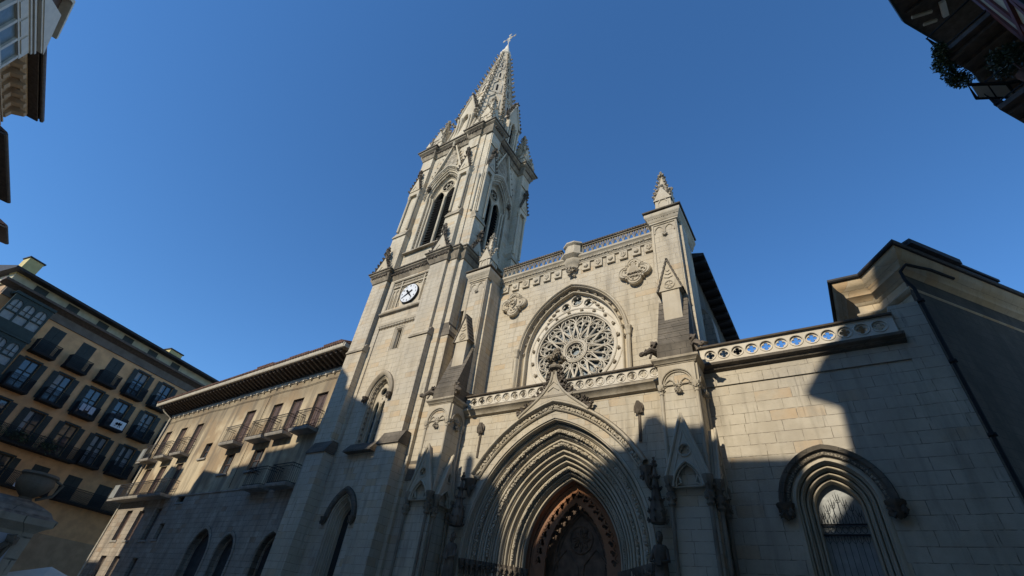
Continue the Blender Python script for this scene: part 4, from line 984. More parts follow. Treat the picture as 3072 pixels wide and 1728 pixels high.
def bbutt(T, u0, u1, d, seed, dz=0):
    uc = (u0+u1)/2; w_ = u1-u0
    b = MB(T); b.box(u0-.06, u1+.10, d-.16, d+1.2, 22.4, 26.5+dz); b.box(u0, u1, d, d+1.2, 26.4+dz, 37.5); P(b, 'buttress', 'ashlar')
    b = MB(T); b.prismx([(d-.26, 26.35+dz), (d-.26, 26.45+dz), (d-.005, 27.1+dz), (d+.3, 27.1+dz), (d+.3, 26.35+dz)], u0-.1, u1+.14); P(b, 'setoff', 'band')
    # slim niche with two shafts and a crocketed gablet
    b = MB(T)
    for s_ in (-1, 1):
        u = uc+s_*(w_/2-.12); b.tube([(u, d-.12, 27.1+dz), (u, d-.12, 31.2)], .09, 8)
        b.lathe(u, d-.12, [(.09, 31.1), (.12, 31.15), (.11, 31.25), (.17, 31.5), (.18, 31.6), (.05, 31.62)], 8)
    b.prism([(uc-w_/2+.02, 31.6), (uc+w_/2-.02, 31.6), (uc+w_/2-.02, 32.1), (uc, 33.9), (uc-w_/2+.02, 32.1)], d-.24, d+.01)
    P(b, 'blind_niche', 'carved')
    gablet(T, uc, d-.30, 32.1, w_-.05, 1.9, seed, .25)
    b = MB(T); b.prismx([(d-.10, 35.3), (d-.10, 35.36), (d+.0, 35.6), (d+.2, 35.6)], u0-.02, u1+.02); P(b, 'setoff', 'carved')
bbutt(IDT, -26.05, -24.75, 17.62, 7); bbutt(IDT, -20.35, -19.15, 17.62, 17)
b = MB(); b.box(-18.98, -17.98, 17.9, 19.3, 22.4, 37.5); b.box(-19.2, -18.6, 17.8, 19.3, 22.4, 37.5); P(b, 'corner_pilaster', 'ashlar')
T3 = lambda u, y, z: (-17.9-y, u, z)
b = MB(); b.tube([(-18.25, 17.82, 26.6), (-18.25, 17.82, 30.6)], .09, 8); b.lathe(-18.25, 17.82, [(.09, 30.5), (.12, 30.6), (.17, 30.85), (.18, 30.95), (.05, 31)], 8); P(b, 'colonnette', 'carved')
bbutt(T3, 17.98, 19.05, 0, 27, -.6); bbutt(T3, 23.3, 24.5, 0, 37, -.6)
# crowning cornice
plan = [(-26.1, 25.0), (-26.1, 17.6), (-24.7, 17.6), (-24.7, 17.9), (-20.4, 17.9), (-20.4, 17.6), (-19.1, 17.6), (-19.1, 17.8), (-17.92, 17.8), (-17.88, 19.1), (-18.45, 19.1), (-18.45, 23.25), (-17.88, 23.25), (-17.88, 24.55), (-18.4, 24.55)]
b = MB(); b.cornice(plan, [(0, 37.0), (.06, 37.05), (.06, 37.2), (.2, 37.45), (.24, 37.8), (.42, 37.95), (.46, 38.15), (.1, 38.4), (-.5, 38.5)]); b.box(-25.9, -18.3, 18.0, 24.9, 37.4, 38.47); P(b, 'tower_cornice', 'sooty')
for T_, a_, b_, y_ in ((IDT, -26.1, -24.7, 17.36), (IDT, -24.6, -20.5, 17.64), (IDT, -20.4, -19.0, 17.36), (Tx, 17.8, 19.1, -17.62), (Tx, 19.3, 23.2, -18.2), (Tx, 23.3, 24.6, -17.62)):
    b = MB(T_); leafband(b, [(a_, 37.6), (b_, 37.6)], y_, .115, .19, int(abs(a_))); P(b, 'foliage_band', 'darkc')
b = MB(); b.cornice(plan, [(.1, 38.18), (.54, 38.12), (.56, 38.22), (-.1, 38.46), (-.6, 38.54)]); P(b, 'coping', 'dark')
b = MB(); 
for s_ in (-1, 1): b.tube([(-22.3+s_*.02, 17.6, 38.2)]*1+[(-22.3, 17.6, 37.2), (-22.3, 17.55, 38.4)], .1, 5)
P(b, 'gable_tip', 'carved')
# ---------------------------------------------------------------- spire
SX, SY = -22.15, 21.15
Z0, Z1, R0, R1 = 38.4, 61.7, 3.75, .62
def srad(z): return R0+(R1-R0)*(z-Z0)/(Z1-Z0)
b = MB(); rot = PI/8
b.lathe(SX, SY, [(R0, Z0), (R1, Z1)], 8, rot)
for k in range(8):                           # raised arches and quatrefoils up each face
    a = k*PI/4; ca, sa = math.cos(a), math.sin(a); ap = math.cos(PI/8); sl = (R0-R1)*ap/(Z1-Z0)
    T = lambda u, d, z: (SX+(srad(z)*ap+d)*ca-u*sa, SY+(srad(z)*ap+d)*sa+u*ca, z)
    q = MB(T)
    for (z0, z1, w_) in ((45.0, 47.8, .62), (49.3, 51.6, .50), (53.0, 54.9, .38), (56.3, 57.7, .27)):
        q.tube([(-w_, .03, z0), (-w_, .03, z1-.5), (0, .05, z1+.6), (w_, .03, z1-.5), (w_, .03, z0)], .07, 5)
        q.tube([(px, .03, pz) for px, pz in circle(0, z1+1.0, .16, 8)], .05, 5, closed=True)
    for z in (48.9, 52.7, 56.0, 59.0): q.tube([(-srad(z)*.36, .02, z), (srad(z)*.36, .02, z)], .05, 4)
    b.v += q.v; n_ = len(b.v)-len(q.v); b.f += [[i+n_ for i in f_] for f_ in q.f]
spire = P(b, 'spire', 'ashlar')
b = MB()
for k in range(8):
    a = k*PI/4; ca, sa = math.cos(a), math.sin(a); ap = math.cos(PI/8)
    T = lambda u, d, z: (SX+(srad(z)*ap+d)*ca-u*sa, SY+(srad(z)*ap+d)*sa+u*ca, z)
    q = MB(T)
    for (z0, z1, w_) in ((45.4, 47.3, .13), (49.5, 51.1, .11), (53.2, 54.5, .09), (56.4, 57.3, .07)):
        q.hexa([(-w_, -.1, z0), (w_, -.1, z0), (w_, .02, z0), (-w_, .02, z0)], [(-w_, -.1, z1), (w_, -.1, z1), (w_, .02, z1), (-w_, .02, z1)])
    b.v += q.v; n_ = len(b.v)-len(q.v); b.f += [[i+n_ for i in f_] for f_ in q.f]
P(b, 'black_slit_blocks', 'black', parent=spire)  # solid black blocks on the faces, drawn for the shade of slit openings
for k in range(8):
    a = rot+k*PI/4; b = MB(); b.tube([(SX+R0*math.cos(a), SY+R0*math.sin(a), Z0), (SX+R1*math.cos(a), SY+R1*math.sin(a), Z1)], .13, 6, taper=[1.1, .6])
    for i in range(19):
        z = 41.8+i*1.04; r_ = srad(z)+.05; s_ = .42-.009*i
        crocket(b, (SX+r_*math.cos(a), SY+r_*math.sin(a), z), (math.cos(a), math.sin(a), .35), s_, i+k)
    P(b, 'crocketed_rib', 'band', parent=spire)
b = MB(); b.lathe(SX, SY, [(.60, 61.4), (.78, 61.6), (.80, 61.8), (.62, 62.0), (.58, 62.5), (.62, 62.6), (.46, 62.8), (.12, 64.7), (.04, 65.1)], 8, rot); P(b, 'spire_cap', 'pale', parent=spire)
b = MB()                                      # wrought cross
cxp = [(SX, SY, 64.8), (SX, SY, 68.1)]; b.tube(cxp, .055, 6); zc = 66.9
b.tube([(SX-1.0, SY, zc), (SX+1.0, SY, zc)], .05, 6)
for (dx, dz) in ((0, 1.15), (0, -1.0), (-1.0, 0), (1.0, 0)):
    x, z = SX+dx, zc+dz; ux, uz = dx/max(abs(dx), .9), dz/max(abs(dz), .9)
    for j in (-1, 1): b.tube([(x-ux*.3, SY, z-uz*.3), (x-ux*.12+j*uz*.22, SY, z-uz*.12+j*ux*.22), (x+ux*.05+j*uz*.14, SY, z+uz*.05+j*ux*.14)], .045, 5)
for j in range(4):
    a = PI/4+j*PI/2; b.tube([(SX, SY, zc), (SX+.42*math.cos(a), SY, zc+.42*math.sin(a))], .045, 5)
    b.tube([(SX+.42*math.cos(t), SY, zc+.42*math.sin(t)) for t in (a-.5, a, a+.5)], .035, 4)
P(b, 'cross', 'pale')
# lucarnes at the foot of the spire and pinnacles on the four corners
def lucarne(T, u, d, seed):
    b = MB(T); z0 = 38.4; hw_ = .95
    fn = arch_fn(u, 42.3, .36, .75, 39.5, 8)
    b.plate([(u-hw_, z0), (u+hw_, z0), (u+hw_, 43.4), (u, 46.6), (u-hw_, 43.4)], [fn(0)], d, d+.35)
    b.box(u-hw_, u-hw_+.3, d+.3, d+2.2, z0, 43.2); b.box(u+hw_-.3, u+hw_, d+.3, d+2.2, z0, 43.2)
    b.prism([(u-hw_-.03, 43.2), (u+hw_+.03, 43.2), (u, 46.5)], d+.34, d+3.0)
    b.tube([(x, d-.03, z) for x, z in fn(-.10)[1:-1]], .06, 6)
    for s_ in (-1, 1):
        for k_ in (.5, .86): b.tube([(u+s_*k_, d-.08, z0), (u+s_*k_, d-.08, 42.2)], .10, 7); b.lathe(u+s_*k_, d-.08, [(.1, 42.1), (.17, 42.4), (.18, 42.5), (.05, 42.52)], 7)
        b.tube([(u+s_*(hw_+.08), d-.05, 43.2), (u, d-.05, 46.7)], .09, 5)
    o = P(b, 'lucarne', 'carved')
    c = MB(T)
    for s_ in (-1, 1):
        for k in range(7): t = k/7; crocket(c, (u+s_*(hw_+.1)*(1-t), d+.05, 43.3+3.3*t), (s_, -.2, .3), .34, seed+k)
        for k in range(3): c.blob((u+s_*(hw_+.12), d, 42.9+.2*k), .16, seed+k, .5)
    finial(c, u, d+.05, 46.7, .38, seed) if T is IDT else c.blob((u, d, 46.9), .25, seed, .5)
    P(c, 'crockets', 'darkc', parent=o)
    k_ = MB(T); k_.box(u-.4, u+.4, d+.36, d+.4, 39.3, 43.2); P(k_, 'dark_backing', 'black', parent=o)  # black sheet in place of the shaded lucarne interior
lucarne(IDT, SX, 17.95, 3); lucarne(SD(-18.45), SY, 0, 13)
lucarne(lambda u, y, z: (-25.85+y, u, z), SY, 0, 23)
for (px, py, s_) in ((-25.25, 18.45, 1), (-19.25, 18.45, 2), (-18.9, 23.9, 3), (-25.2, 23.9, 4)):
    pinnacle(CAT, px, py, 38.4, 1.25, 2.3, 3.4, 'carved', s_*11)
    for j, (ox, oy) in enumerate(((-.75, -.6), (.75, -.6), (.75, .75))):
        if (s_ == 1 and j == 2) or (s_ == 4): continue
        pinnacle(CAT, px+ox, py+oy, 38.4, .55, 1.1, 1.5, 'carved', s_*7+j)
# ================================================================== corner building right of the aisle
CB = thing('corner_building', 'dark stone corner building with heavy moulded cornice beside the church aisle', 'building', (4.2, 18.2, GZ))
dv = (.62, .784)
W0, W1_, W2_, W3_ = (2.75, 30), (2.75, 19.6), (3.45, 19.6), (4.24, 18.45)
W4_ = (W3_[0]+dv[0]*16, W3_[1]+dv[1]*16)
b = MB(); b.prismz([W0, W1_, W2_, W3_, (4.24, 19.2), (4.8, 30)], 9.95, 12.9); b.build('upper_wall', M['ochreblock'], CB)
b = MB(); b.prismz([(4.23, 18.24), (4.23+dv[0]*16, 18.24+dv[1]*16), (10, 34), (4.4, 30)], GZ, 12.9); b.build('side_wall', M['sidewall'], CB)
plan = [W0, W1_, W2_, W3_, W4_]
b = MB(); b.cornice(plan, [(0, 11.85), (.10, 11.9), (.16, 12.0), (.12, 12.08), (.03, 12.12), (0, 12.2)])
b.cornice(plan, [(0, 12.45), (.06, 12.5), (.10, 12.62), (.30, 12.78), (.34, 12.95), (.52, 13.1), (.60, 13.25), (.62, 13.42), (.0, 13.5)]); b.build('cornice', M['ochreblock'], CB)
b = MB(); b.cornice(plan, [(.0, 13.42), (.70, 13.42), (.74, 13.47), (.74, 13.55), (-.6, 13.8), (-.6, 13.42)])
b.prismz([(3.2, 19.9), (4.6, 18.6), W4_, (10, 34), (3, 30)], 13.3, 13.75); b.build('roof_edge', M['slate'], CB)
b = MB(); o_ = (.784, -.62)
for k, (s0, s1, h_) in enumerate(((-.2, 2.4, .16), (-.2, 4.6, .08))):
    A = (W3_[0]+dv[0]*s0+o_[0]*(.78+.1*(1-k)), W3_[1]+dv[1]*s0+o_[1]*(.78+.1*(1-k))); B_ = (A[0]+dv[0]*(s1-s0), A[1]+dv[1]*(s1-s0))
    b.prismz([A, B_, (B_[0]-o_[0]*1.6, B_[1]-o_[1]*1.6), (A[0]-o_[0]*1.6, A[1]-o_[1]*1.6)], 13.60+.03*k, 13.66+h_)
b.build('roof_flashing', M['slate'], CB)
b = MB(); dx, dy = 4.28, 18.06
b.tube([(dx+dv[0]*2.2+o_[0]*.3, dy+dv[1]*2.2+o_[1]*.3, 12.9), (dx+dv[0]*1.0+o_[0]*.3, dy+dv[1]*1.0+o_[1]*.3, 12.86), (dx+.1, dy-.14, 12.80), (dx-.12, dy-.06, 12.6), (dx-.10, dy-.02, 12.2), (dx+.02, dy-.02, 11.8), (dx+.02, dy-.02, GZ)], .058, 8)
for z in (11.2, 8.8, 6.4, 4.0): b.lathe(dx+.02, dy-.02, [(.085, z), (.115, z), (.115, z+.08), (.085, z+.08)], 8)
b.build('drainpipe', M['iron'], CB)
# ================================================================== stone and plaster house left of the tower
ST = thing('stone_house', 'long ochre plastered house with deep timber eaves left of the church tower', 'house', (-40, 18.8, GZ))
p0 = Vector((-25.6, 18.8)); dd = Vector((-.99928, .0380)); nn = Vector((.038, .99928))
def TS(s, y, z): q = p0+dd*s+nn*y; return (q.x, q.y, z)
def S(b, name, mat, parent=None, label=None): return b.build(name, M[mat], parent or ST, True, label)
tall = [(3.62, 4.95), (6.55, 7.92), (9.25, 10.58), (13.08, 14.5), (21.72, 23.0), (24.83, 26.17), (28.0, 29.3)]
midw = [(3.9, 5.2, 6.95, 9.9), (6.6, 7.9, 6.95, 9.9), (9.0, 10.42, 8.35, 9.93), (13.12, 14.42, 8.4, 9.95), (21.6, 22.8, 7.15, 9.9), (24.7, 25.95, 7.15, 9.9), (27.8, 29.0, 7.15, 9.9), (17.98, 19.1, 10.0, 11.32), (17.88, 19.05, 6.52, 7.82)]
loww = [(20.9, 22.0, 3.85, 6.2), (24.0, 25.05, 3.85, 6.1), (26.55, 27.7, 3.85, 6.2), (23.9, 25.0, -.2, 2.7), (26.7, 27.8, -.2, 2.7), (20.5, 21.5, -.2, 2.6), (19.0, 19.8, 3.9, 5.0)]
holes = [rect(a, c_, 10.62, 13.56) for a, c_ in tall]+[rect(a, c_, z0, z1) for a, c_, z0, z1 in midw]
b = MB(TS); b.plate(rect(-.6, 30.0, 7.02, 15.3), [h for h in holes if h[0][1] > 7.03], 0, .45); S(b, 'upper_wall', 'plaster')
arcs = [(12.1, 1.35), (8.55, 1.05), (3.62, 1.10)]
afn = [arch_fn(c_, 2.85, h_, h_*1.22, GZ+.02, 8) for c_, h_ in arcs]
b = MB(TS); b.plate(rect(-.6, 30.06, GZ, 7.02), [rect(a, c_, z0, z1) for a, c_, z0, z1 in loww]+[rect(17.88, 19.05, 6.52, 7.0)]+[f(0) for f in afn], -.06, .45); S(b, 'lower_wall', 'rubble')
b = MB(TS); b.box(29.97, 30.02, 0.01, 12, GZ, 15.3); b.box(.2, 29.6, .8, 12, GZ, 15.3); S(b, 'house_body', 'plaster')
for a, c_ in tall[4:]:
    b = MB(TS); b.box(a-.24, a-.02, -.02, .02, 10.6, 13.7); S(b, 'edge_strip', 'plaster')
def win_shut(a, c_, z0, z1, mat='shut_red', par=None):
    b = MB(TS); m_ = (a+c_)/2; b.box(a+.02, m_-.015, .20, .25, z0+.02, z1-.04); b.box(m_+.015, c_-.02, .20, .25, z0+.02, z1-.04)
    for x0, x1 in ((a+.02, m_-.015), (m_+.015, c_-.02)):
        b.box(x0, x0+.07, .175, .20, z0+.02, z1-.04); b.box(x1-.07, x1, .175, .20, z0+.02, z1-.04)
        n = 3
        for k in range(n+1): zz = z0+.05+(z1-z0-.2)*k/n; b.box(x0+.071, x1-.071, .176, .201, zz, zz+.08)
    o = S(b, 'window_shutters', mat); return o
for a, c_ in tall: win_shut(a, c_, 10.62, 13.56)
for k, (a, c_, z0, z1) in enumerate(midw):
    if k in (4, 5, 6): win_shut(a, c_, z0, z1)
    else:
        b = MB(TS); b.box(a+.02, c_-.02, .26, .28, z0, z1); w_ = S(b, 'window', 'pane')
        b = MB(TS)
        for x in (a+.03, (a+c_)/2, c_-.03): b.box(x-.035, x+.035, .20, .255, z0+.07, z1-.07)
        for z in (z0+.035, (z0+z1)/2, z1-.035): b.box(a, c_, .205, .25, z-.035, z+.035)
        S(b, 'frame', 'shut_red', parent=w_)
for a, c_, z0, z1 in loww: win_shut(a, c_, z0, z1, 'shut_red' if z0 > 3 and a > 23 else 'rafter')
for a, c_, z0, z1 in midw+loww:
    if z0 in (7.15, -.2, 6.95): continue
    b = MB(TS); b.box(a-.12, c_+.12, -.12, .1, z0-.14, z0-.005); S(b, 'window_sill', 'slab')
for f in afn:
    b = MB(TS); b.sweep(f, [(-.25, -.06), (-.25, -.13), (-.05, -.13), (-.03, -.07), (0, -.06), (.0, .3), (.1, .3), (.1, .42)]); o = S(b, 'arch', 'rubble')
    b = MB(TS); b.plate(f(.08), [], .40, .43); S(b, 'dark_backing', 'infill', parent=o)
b = MB(TS); b.prismx([(-.06, 6.98), (-.12, 6.99), (-.1, 7.06), (0, 7.12)], 1.5, 19.4); S(b, 'stone_ledge', 'rubble')
# eaves
b = MB(TS); b.prismx([(-.03, 15.10), (-.09, 15.12), (-.14, 15.36), (.2, 15.36), (.2, 15.1)], .6, 30.05)
for k in range(31): b.box(.8+k*.94, .98+k*.94, -.17, -.02, 15.0, 15.12)
S(b, 'dentil_course', 'cream')
b = MB(TS); b.hexa([(1.6, -1.38, 16.05), (31.25, -1.38, 16.05), (31.25, .6, 16.05), (1.6, .6, 16.05)], [(1.6, -1.38, 16.12), (31.25, -1.38, 16.12), (31.25, .6, 16.12), (1.6, .6, 16.12)]); S(b, 'eaves_boarding', 'board')
b = MB(TS); b.box(1.7, 30.4, -.12, .3, 15.36, 16.05); S(b, 'wall_plate', 'rafter')
for k in range(52):
    s = 1.9+k*.565; b = MB(TS); b.prismx([(-1.28, 15.94), (-1.25, 15.84), (-.5, 15.60), (-.1, 15.50), (-.1, 16.04), (-1.28, 16.04)], s, s+.20); S(b, 'rafter', 'rafter')
b = MB(TS); b.prismx([(-1.38, 16.02), (-1.50, 16.02), (-1.58, 16.14), (-1.58, 16.38), (-1.38, 16.38)], 1.45, 31.4)
b.box(31.4, 31.5, -1.5, 6, 16.02, 16.3); b.box(1.35, 1.45, -1.5, 3, 16.02, 16.3); S(b, 'gutter', 'cream')
b = MB(TS); b.hexa([(1.5, -1.6, 16.31), (31.3, -1.6, 16.31), (31.3, 7, 18.6), (1.5, 7, 18.6)], [(1.5, -1.6, 16.38), (31.3, -1.6, 16.38), (31.3, 7, 18.7), (1.5, 7, 18.7)])
for k in range(140): b.tube([TS(0, 0, 0) and (1.6+k*.213, -1.68, 16.36), (1.6+k*.213, 2.0, 17.3)], .085, 6)
S(b, 'tiled_roof', 'tile')
for (s0, s1, y_, h_) in ((2.6, 5.0, -1.0, .42), (6.6, 9.4, -1.0, .36), (11.4, 14.0, -1.1, .34), (22.0, 24.0, -1.0, .30)):
    b = MB(TS); b.hexa([(s0, y_, 16.5), (s1, y_, 16.5), (s1, y_+1.5, 16.9), (s0, y_+1.5, 16.9)], [(s0, y_-.1, 16.55+h_), (s1, y_-.1, 16.55+h_), (s1, y_+1.5, 17.2+h_), (s0, y_+1.5, 17.2+h_)])
    for k in range(int((s1-s0)/.22)): b.tube([(s0+.1+k*.22, y_-.16, 16.6+h_), (s0+.1+k*.22, y_+1.4, 17.2+h_)], .08, 6)
    S(b, 'roof_hatch', 'tile')
b = MB(TS); b.tube([(30.6, -1.2, 16.0), (30.5, -.9, 15.6), (30.1, -.15, 15.1), (30.08, -.12, 7.2)], .07, 7); b.tube([(30.08, -.12, 7.2), (30.14, -.18, GZ)], .06, 7); S(b, 'drainpipe', 'cream')
def balcony(T, P_, s0, s1, z, dep, h_, mat='iron', slabmat='slab', step=.13, frost=False, rad=.011):
    b = MB(T); b.prismx([(-dep, z), (-dep-.06, z+.12), (-dep-.06, z+.2), (0, z+.2), (0, z-.02)], s0, s1); o = P_(b, 'balcony', slabmat)
    r = MB(T); zb, zt = z+.26, z+.2+h_
    for z_ in (zb, zt-.18, zt): r.tube([(s0+.04, 0, z_), (s0+.04, -dep, z_), (s1-.04, -dep, z_), (s1-.04, 0, z_)], .022 if z_ < zt else .03, 4)
    n = int((s1-s0)/step)
    for k in range(n+1): s = s0+.04+(s1-s0-.08)*k/n; r.tube([(s, -dep, zb-.05), (s, -dep, zt)], rad, 4)
    m = max(2, int(dep/step))
    for k in range(1, m):
        for s in (s0+.04, s1-.04): r.tube([(s, -dep*k/m, zb-.05), (s, -dep*k/m, zt)], rad, 4)
    P_(r, 'railing', mat, parent=o); return o
SB = lambda b, n, m, parent=None: S(b, n, m, parent)
for c_ in (4.28, 7.23, 9.92, 13.79, 22.36, 25.5, 28.65):
    w_ = 1.12 if c_ < 20 else 1.0
    balcony(TS, SB, c_-w_, c_+w_, 10.42, .80, 1.28, 'iron_grey' if c_ > 12 else 'iron', step=.15)
for c_ in (4.3, 7.2): balcony(TS, SB, c_-1.15, c_+1.15, 6.72, .82, 1.2)
balcony(TS, SB, 20.4, 30.0, 6.92, .95, 1.15, 'iron_grey')
g_ = MB(TS)
for s in range(3): pass
b = MB(TS); b.box(30.0, 31.3, -.95, -.2, 6.92, 7.1); b.box(29.8, 30.9, -.6, -.1, 10.42, 10.6); S(b, 'corner_balcony', 'slab')
b = MB(TS); b.box(30.05, 31.28, -.97, -.93, 7.15, 8.3); b.box(31.25, 31.29, -.93, -.2, 7.15, 8.3); S(b, 'glass_screen', 'glass_pale'); b = MB(TS); b.box(29.85, 30.88, -.62, -.59, 10.65, 11.8); S(b, 'glass_screen', 'glass_pale')
b = MB(TS); b.tube([(.4, -.1, 14.6)]+[(s_, -.07, 14.55-.05*math.sin(s_*1.1)) for s_ in [k*.75 for k in range(2, 39)]]+[(29.8, -.1, 14.5)], .018, 4); S(b, 'cable', 'iron')
b = MB(TS); b.tube([(11.6, -.08, 14.5), (11.65, -.08, 11.0), (11.6, -.08, 7.2)], .02, 4); S(b, 'cable', 'iron')
# ================================================================== ochre apartment house closing the street
YB = thing('apartment_building', 'tall ochre apartment building with dark green shutters and iron balconies', 'building', (-62, 14, GZ))
q0 = Vector((-62, 14)); qd = Vector((-.179, .984)); qn = Vector((-.984, -.179))
def TY(s, y, z): q = q0+qd*s+qn*y; return (q.x, q.y, z)
def Y(b, name, mat, parent=None, label=None): return b.build(name, M[mat], parent or YB, True, label)
cols = [-5.7, -2.68, .42, 3.45, 6.5, 9.6, 12.6]
rows = [(17.5, 20.3), (13.95, 16.75), (10.1, 12.95), (6.85, 8.95)]
holes = []
for r_, (z0, z1) in enumerate(rows):
    for c_ in cols+([-9.0] if r_ > 1 else []): holes.append((r_, c_, rect(c_-.68, c_+.68, z0, z1)))
b = MB(TY); b.plate(rect(-11.2, 14.5, GZ+5.5, 20.9), [h for _, _, h in holes], 0, .4); Y(b, 'front_wall', 'ochre')
b = MB(TY); b.box(-11.2, 14.5, -.04, .4, GZ, GZ+5.5); b.box(-11.2, 14.5, .5, 11, GZ, 22.0); Y(b, 'lower_wall', 'brownh')
b = MB(TY); b.box(-11.2, 14.5, -.05, .3, 20.72, 21.55); b.prismx([(-.05, 20.7), (-.12, 20.74), (-.12, 20.84), (-.05, 20.86)], -11.2, 14.5); Y(b, 'frieze', 'ochre_d')
b = MB(TY); b.prismx([(0, 21.5), (-.15, 21.55), (-.35, 21.75), (-.75, 21.85), (-.8, 22.05), (0, 22.1)], -11.9, 14.5); Y(b, 'cornice', 'rafter')
b = MB(TY); b.box(-11.4, 14.5, .1, 3, 22.0, 23.1); Y(b, 'attic_wall', 'plaster_b')
for c_ in (-9.0, -6.0, -2.9, 0, 3.0, 6.0):
    b = MB(TY); b.box(c_-.55, c_+.55, .06, .095, 22.25, 22.95); Y(b, 'attic_window', 'shut_grn')
b = MB(TY); b.prismx([(-.9, 23.1), (-.95, 23.3), (5, 24.6), (11, 23.2)], -12.0, 14.5); Y(b, 'roof', 'slate')
for (s0, s1, y_, zt) in ((-11.5, -10.3, .0, 24.9), (4.6, 6.2, .3, 24.25)):
    b = MB(TY); b.box(s0, s1, y_, y_+1.2, 23.0, zt); o = Y(b, 'chimney', 'yellow'); b = MB(TY); b.box(s0-.1, s1+.1, y_-.1, y_+1.3, zt, zt+.12); Y(b, 'chimney_cap', 'slate', parent=o)
rn = random.Random(4)
for r_, c_, h in holes:
    z0, z1 = rows[r_]; closed = (r_ == 0 and c_ < 2) or (r_ == 3 and c_ > -1)
    if closed:
        b = MB(TY); b.box(c_-.68, c_-.01, .0, .06, z0, z1); b.box(c_+.01, c_+.68, .0, .06, z0, z1)
        for k in range(int((z1-z0)/.16)):
            z = z0+.08+k*.16; b.box(c_-.6, c_-.08, -.02, -.001, z, z+.06); b.box(c_+.08, c_+.6, -.02, -.001, z, z+.06)
        Y(b, 'window_shutters', 'shut_grn')
    else:
        b = MB(TY); b.box(c_-.66, c_+.66, .22, .24, z0, z1); w_ = Y(b, 'window', 'pane')
        b = MB(TY)
        for x in (-.62, 0, .62): b.box(c_+x-.045, c_+x+.045, .13, .21, z0+.08, z1-.08)
        for t in (.02, .3, .62, .98): z = z0+(z1-z0)*t; b.box(c_-.66, c_+.66, .14, .205, z-.04, z+.04)
        Y(b, 'frame', 'shut_grn', parent=w_)
        if rn.random() < .6:
            hh = rn.choice((.3, .45, .7, 1.0)); b = MB(TY); b.box(c_-.6, c_-.05-.3*rn.random(), .207, .215, z1-.1-(z1-z0-.2)*hh, z1-.1)
            if rn.random() < .7: b.box(c_+.05+.3*rn.random(), c_+.6, .207, .215, z1-.1-(z1-z0-.2)*hh, z1-.1)
            Y(b, 'curtain', 'curtain', parent=w_)
        for s_ in (-1, 1):
            b = MB(TY); x0, x1 = sorted((c_+s_*.70, c_+s_*1.22)); b.box(x0, x1, -.10, -.04, z0, z1)
            for k in range(int((z1-z0)/.16)): z = z0+.08+k*.16; b.box(x0+.06, x1-.06, -.12, -.101, z, z+.06)
            Y(b, 'window_shutter', 'shut_grn')
        b = MB(TY); b.box(c_-.8, c_+.8, -.03, .02, z1, z1+.16); Y(b, 'window_head', 'shut_grn')
for r_, (z0, z1) in enumerate(rows[:3]):
    for c_ in cols[0 if r_ < 2 else 3:]:
        balcony(TY, lambda b, n, m, parent=None: Y(b, n, m, parent), c_-1.02, c_+1.02, z0-.22, .82, 1.12, 'iron', 'iron', .10, rad=.024)
YQ = lambda b, n, m, parent=None: Y(b, n, m, parent)
balcony(TY, YQ, -11.0, 2.2, 9.75, .88, 1.12, 'iron', 'iron', .11, rad=.024); balcony(TY, YQ, 2.5, 13.0, 6.6, .88, 1.12, 'iron', 'iron', .11, rad=.024); balcony(TY, YQ, -11, 1.8, 6.6, .88, 1.12, 'iron', 'iron', .11, rad=.024)
# green glazed gallery at the corner
for zb in (17.9, 14.4, 10.9):
    b = MB(TY); s0, s1 = -10.6, -7.35; b.box(s0, s1, -1.05, 0, zb, zb+.75); b.box(s0-.1, s1+.1, -1.15, 0, zb-.15, zb); b.box(s0-.1, s1+.1, -1.15, 0, zb+3.15, zb+3.4)
    for k in range(4): s = s0+.07+k*(s1-s0-.14)/3; b.box(s-.07, s+.07, -1.06, -.95, zb+.7, zb+3.15)
    for y_ in (-.55,): b.box(s1-.06, s1+.02, y_-.05, y_+.05, zb+.7, zb+3.15)
    b.box(s0, s1, -1.05, -.96, zb+1.5, zb+1.62)
    for k in range(3):
        a = s0+.14+k*(s1-s0-.14)/3; w_ = (s1-s0-.14)/3-.14; c_ = a+w_/2
        b.plate(rect(a-.02, a+w_+.02, zb+2.0, zb+3.16), [arch_fn(c_, zb+2.35, w_/2-.04, w_/2-.03, zb+2.02, 6)(0)], -1.04, -.97)
        b.box(c_-.03, c_+.03, -1.03, -.98, zb+1.6, zb+2.8)
    o = Y(b, 'glazed_gallery', 'mir_grn')
    b = MB(TY); b.box(s0+.05, s1-.05, -.94, -.92, zb+.7, zb+3.15); b.box(s1-.09, s1-.07, -.9, -.02, zb+.7, zb+3.15); Y(b, 'glass', 'glass_pale', parent=o)
    b = MB(TY)
    for k in range(3):
        a = s0+.25+k*(s1-s0-.14)/3; b.box(a, a+.7, -.90, -.88, zb+.75, zb+1.45+.5*(k % 2))
    Y(b, 'curtain', 'curtain', parent=o)
b = MB(TY); b.box(3.0, 4.35, -.86, -.84, 13.85, 14.75)
o = b.build('banner', M['white']); tag(o, 'white banner with a black emblem hung on an upper iron balcony', 'banner')
b = MB(TY)
b.prism([(3.3, 14.35), (3.45, 14.52), (3.6, 14.46), (3.72, 14.6), (3.85, 14.45), (3.95, 14.62), (4.0, 14.35), (3.8, 14.25), (3.62, 14.3), (3.5, 14.22)], -.875, -.861); b.tube([(3.35, -.87, 14.1), (3.55, -.87, 14.3)], .03, 4); b.tube([(3.7, -.87, 14.05), (3.75, -.87, 14.28)], .025, 4); b.tube([(3.95, -.87, 14.1), (3.85, -.87, 14.25)], .025, 4)
b.build('emblem', M['black'], o)
b = MB(TY); b.add([(x, -.98-.03*math.sin(x*9), z) for x in [-1.15+.11*i for i in range(14)] for z in (6.72, 7.06)], [(2*i, 2*i+1, 2*i+3, 2*i+2) for i in range(13)])
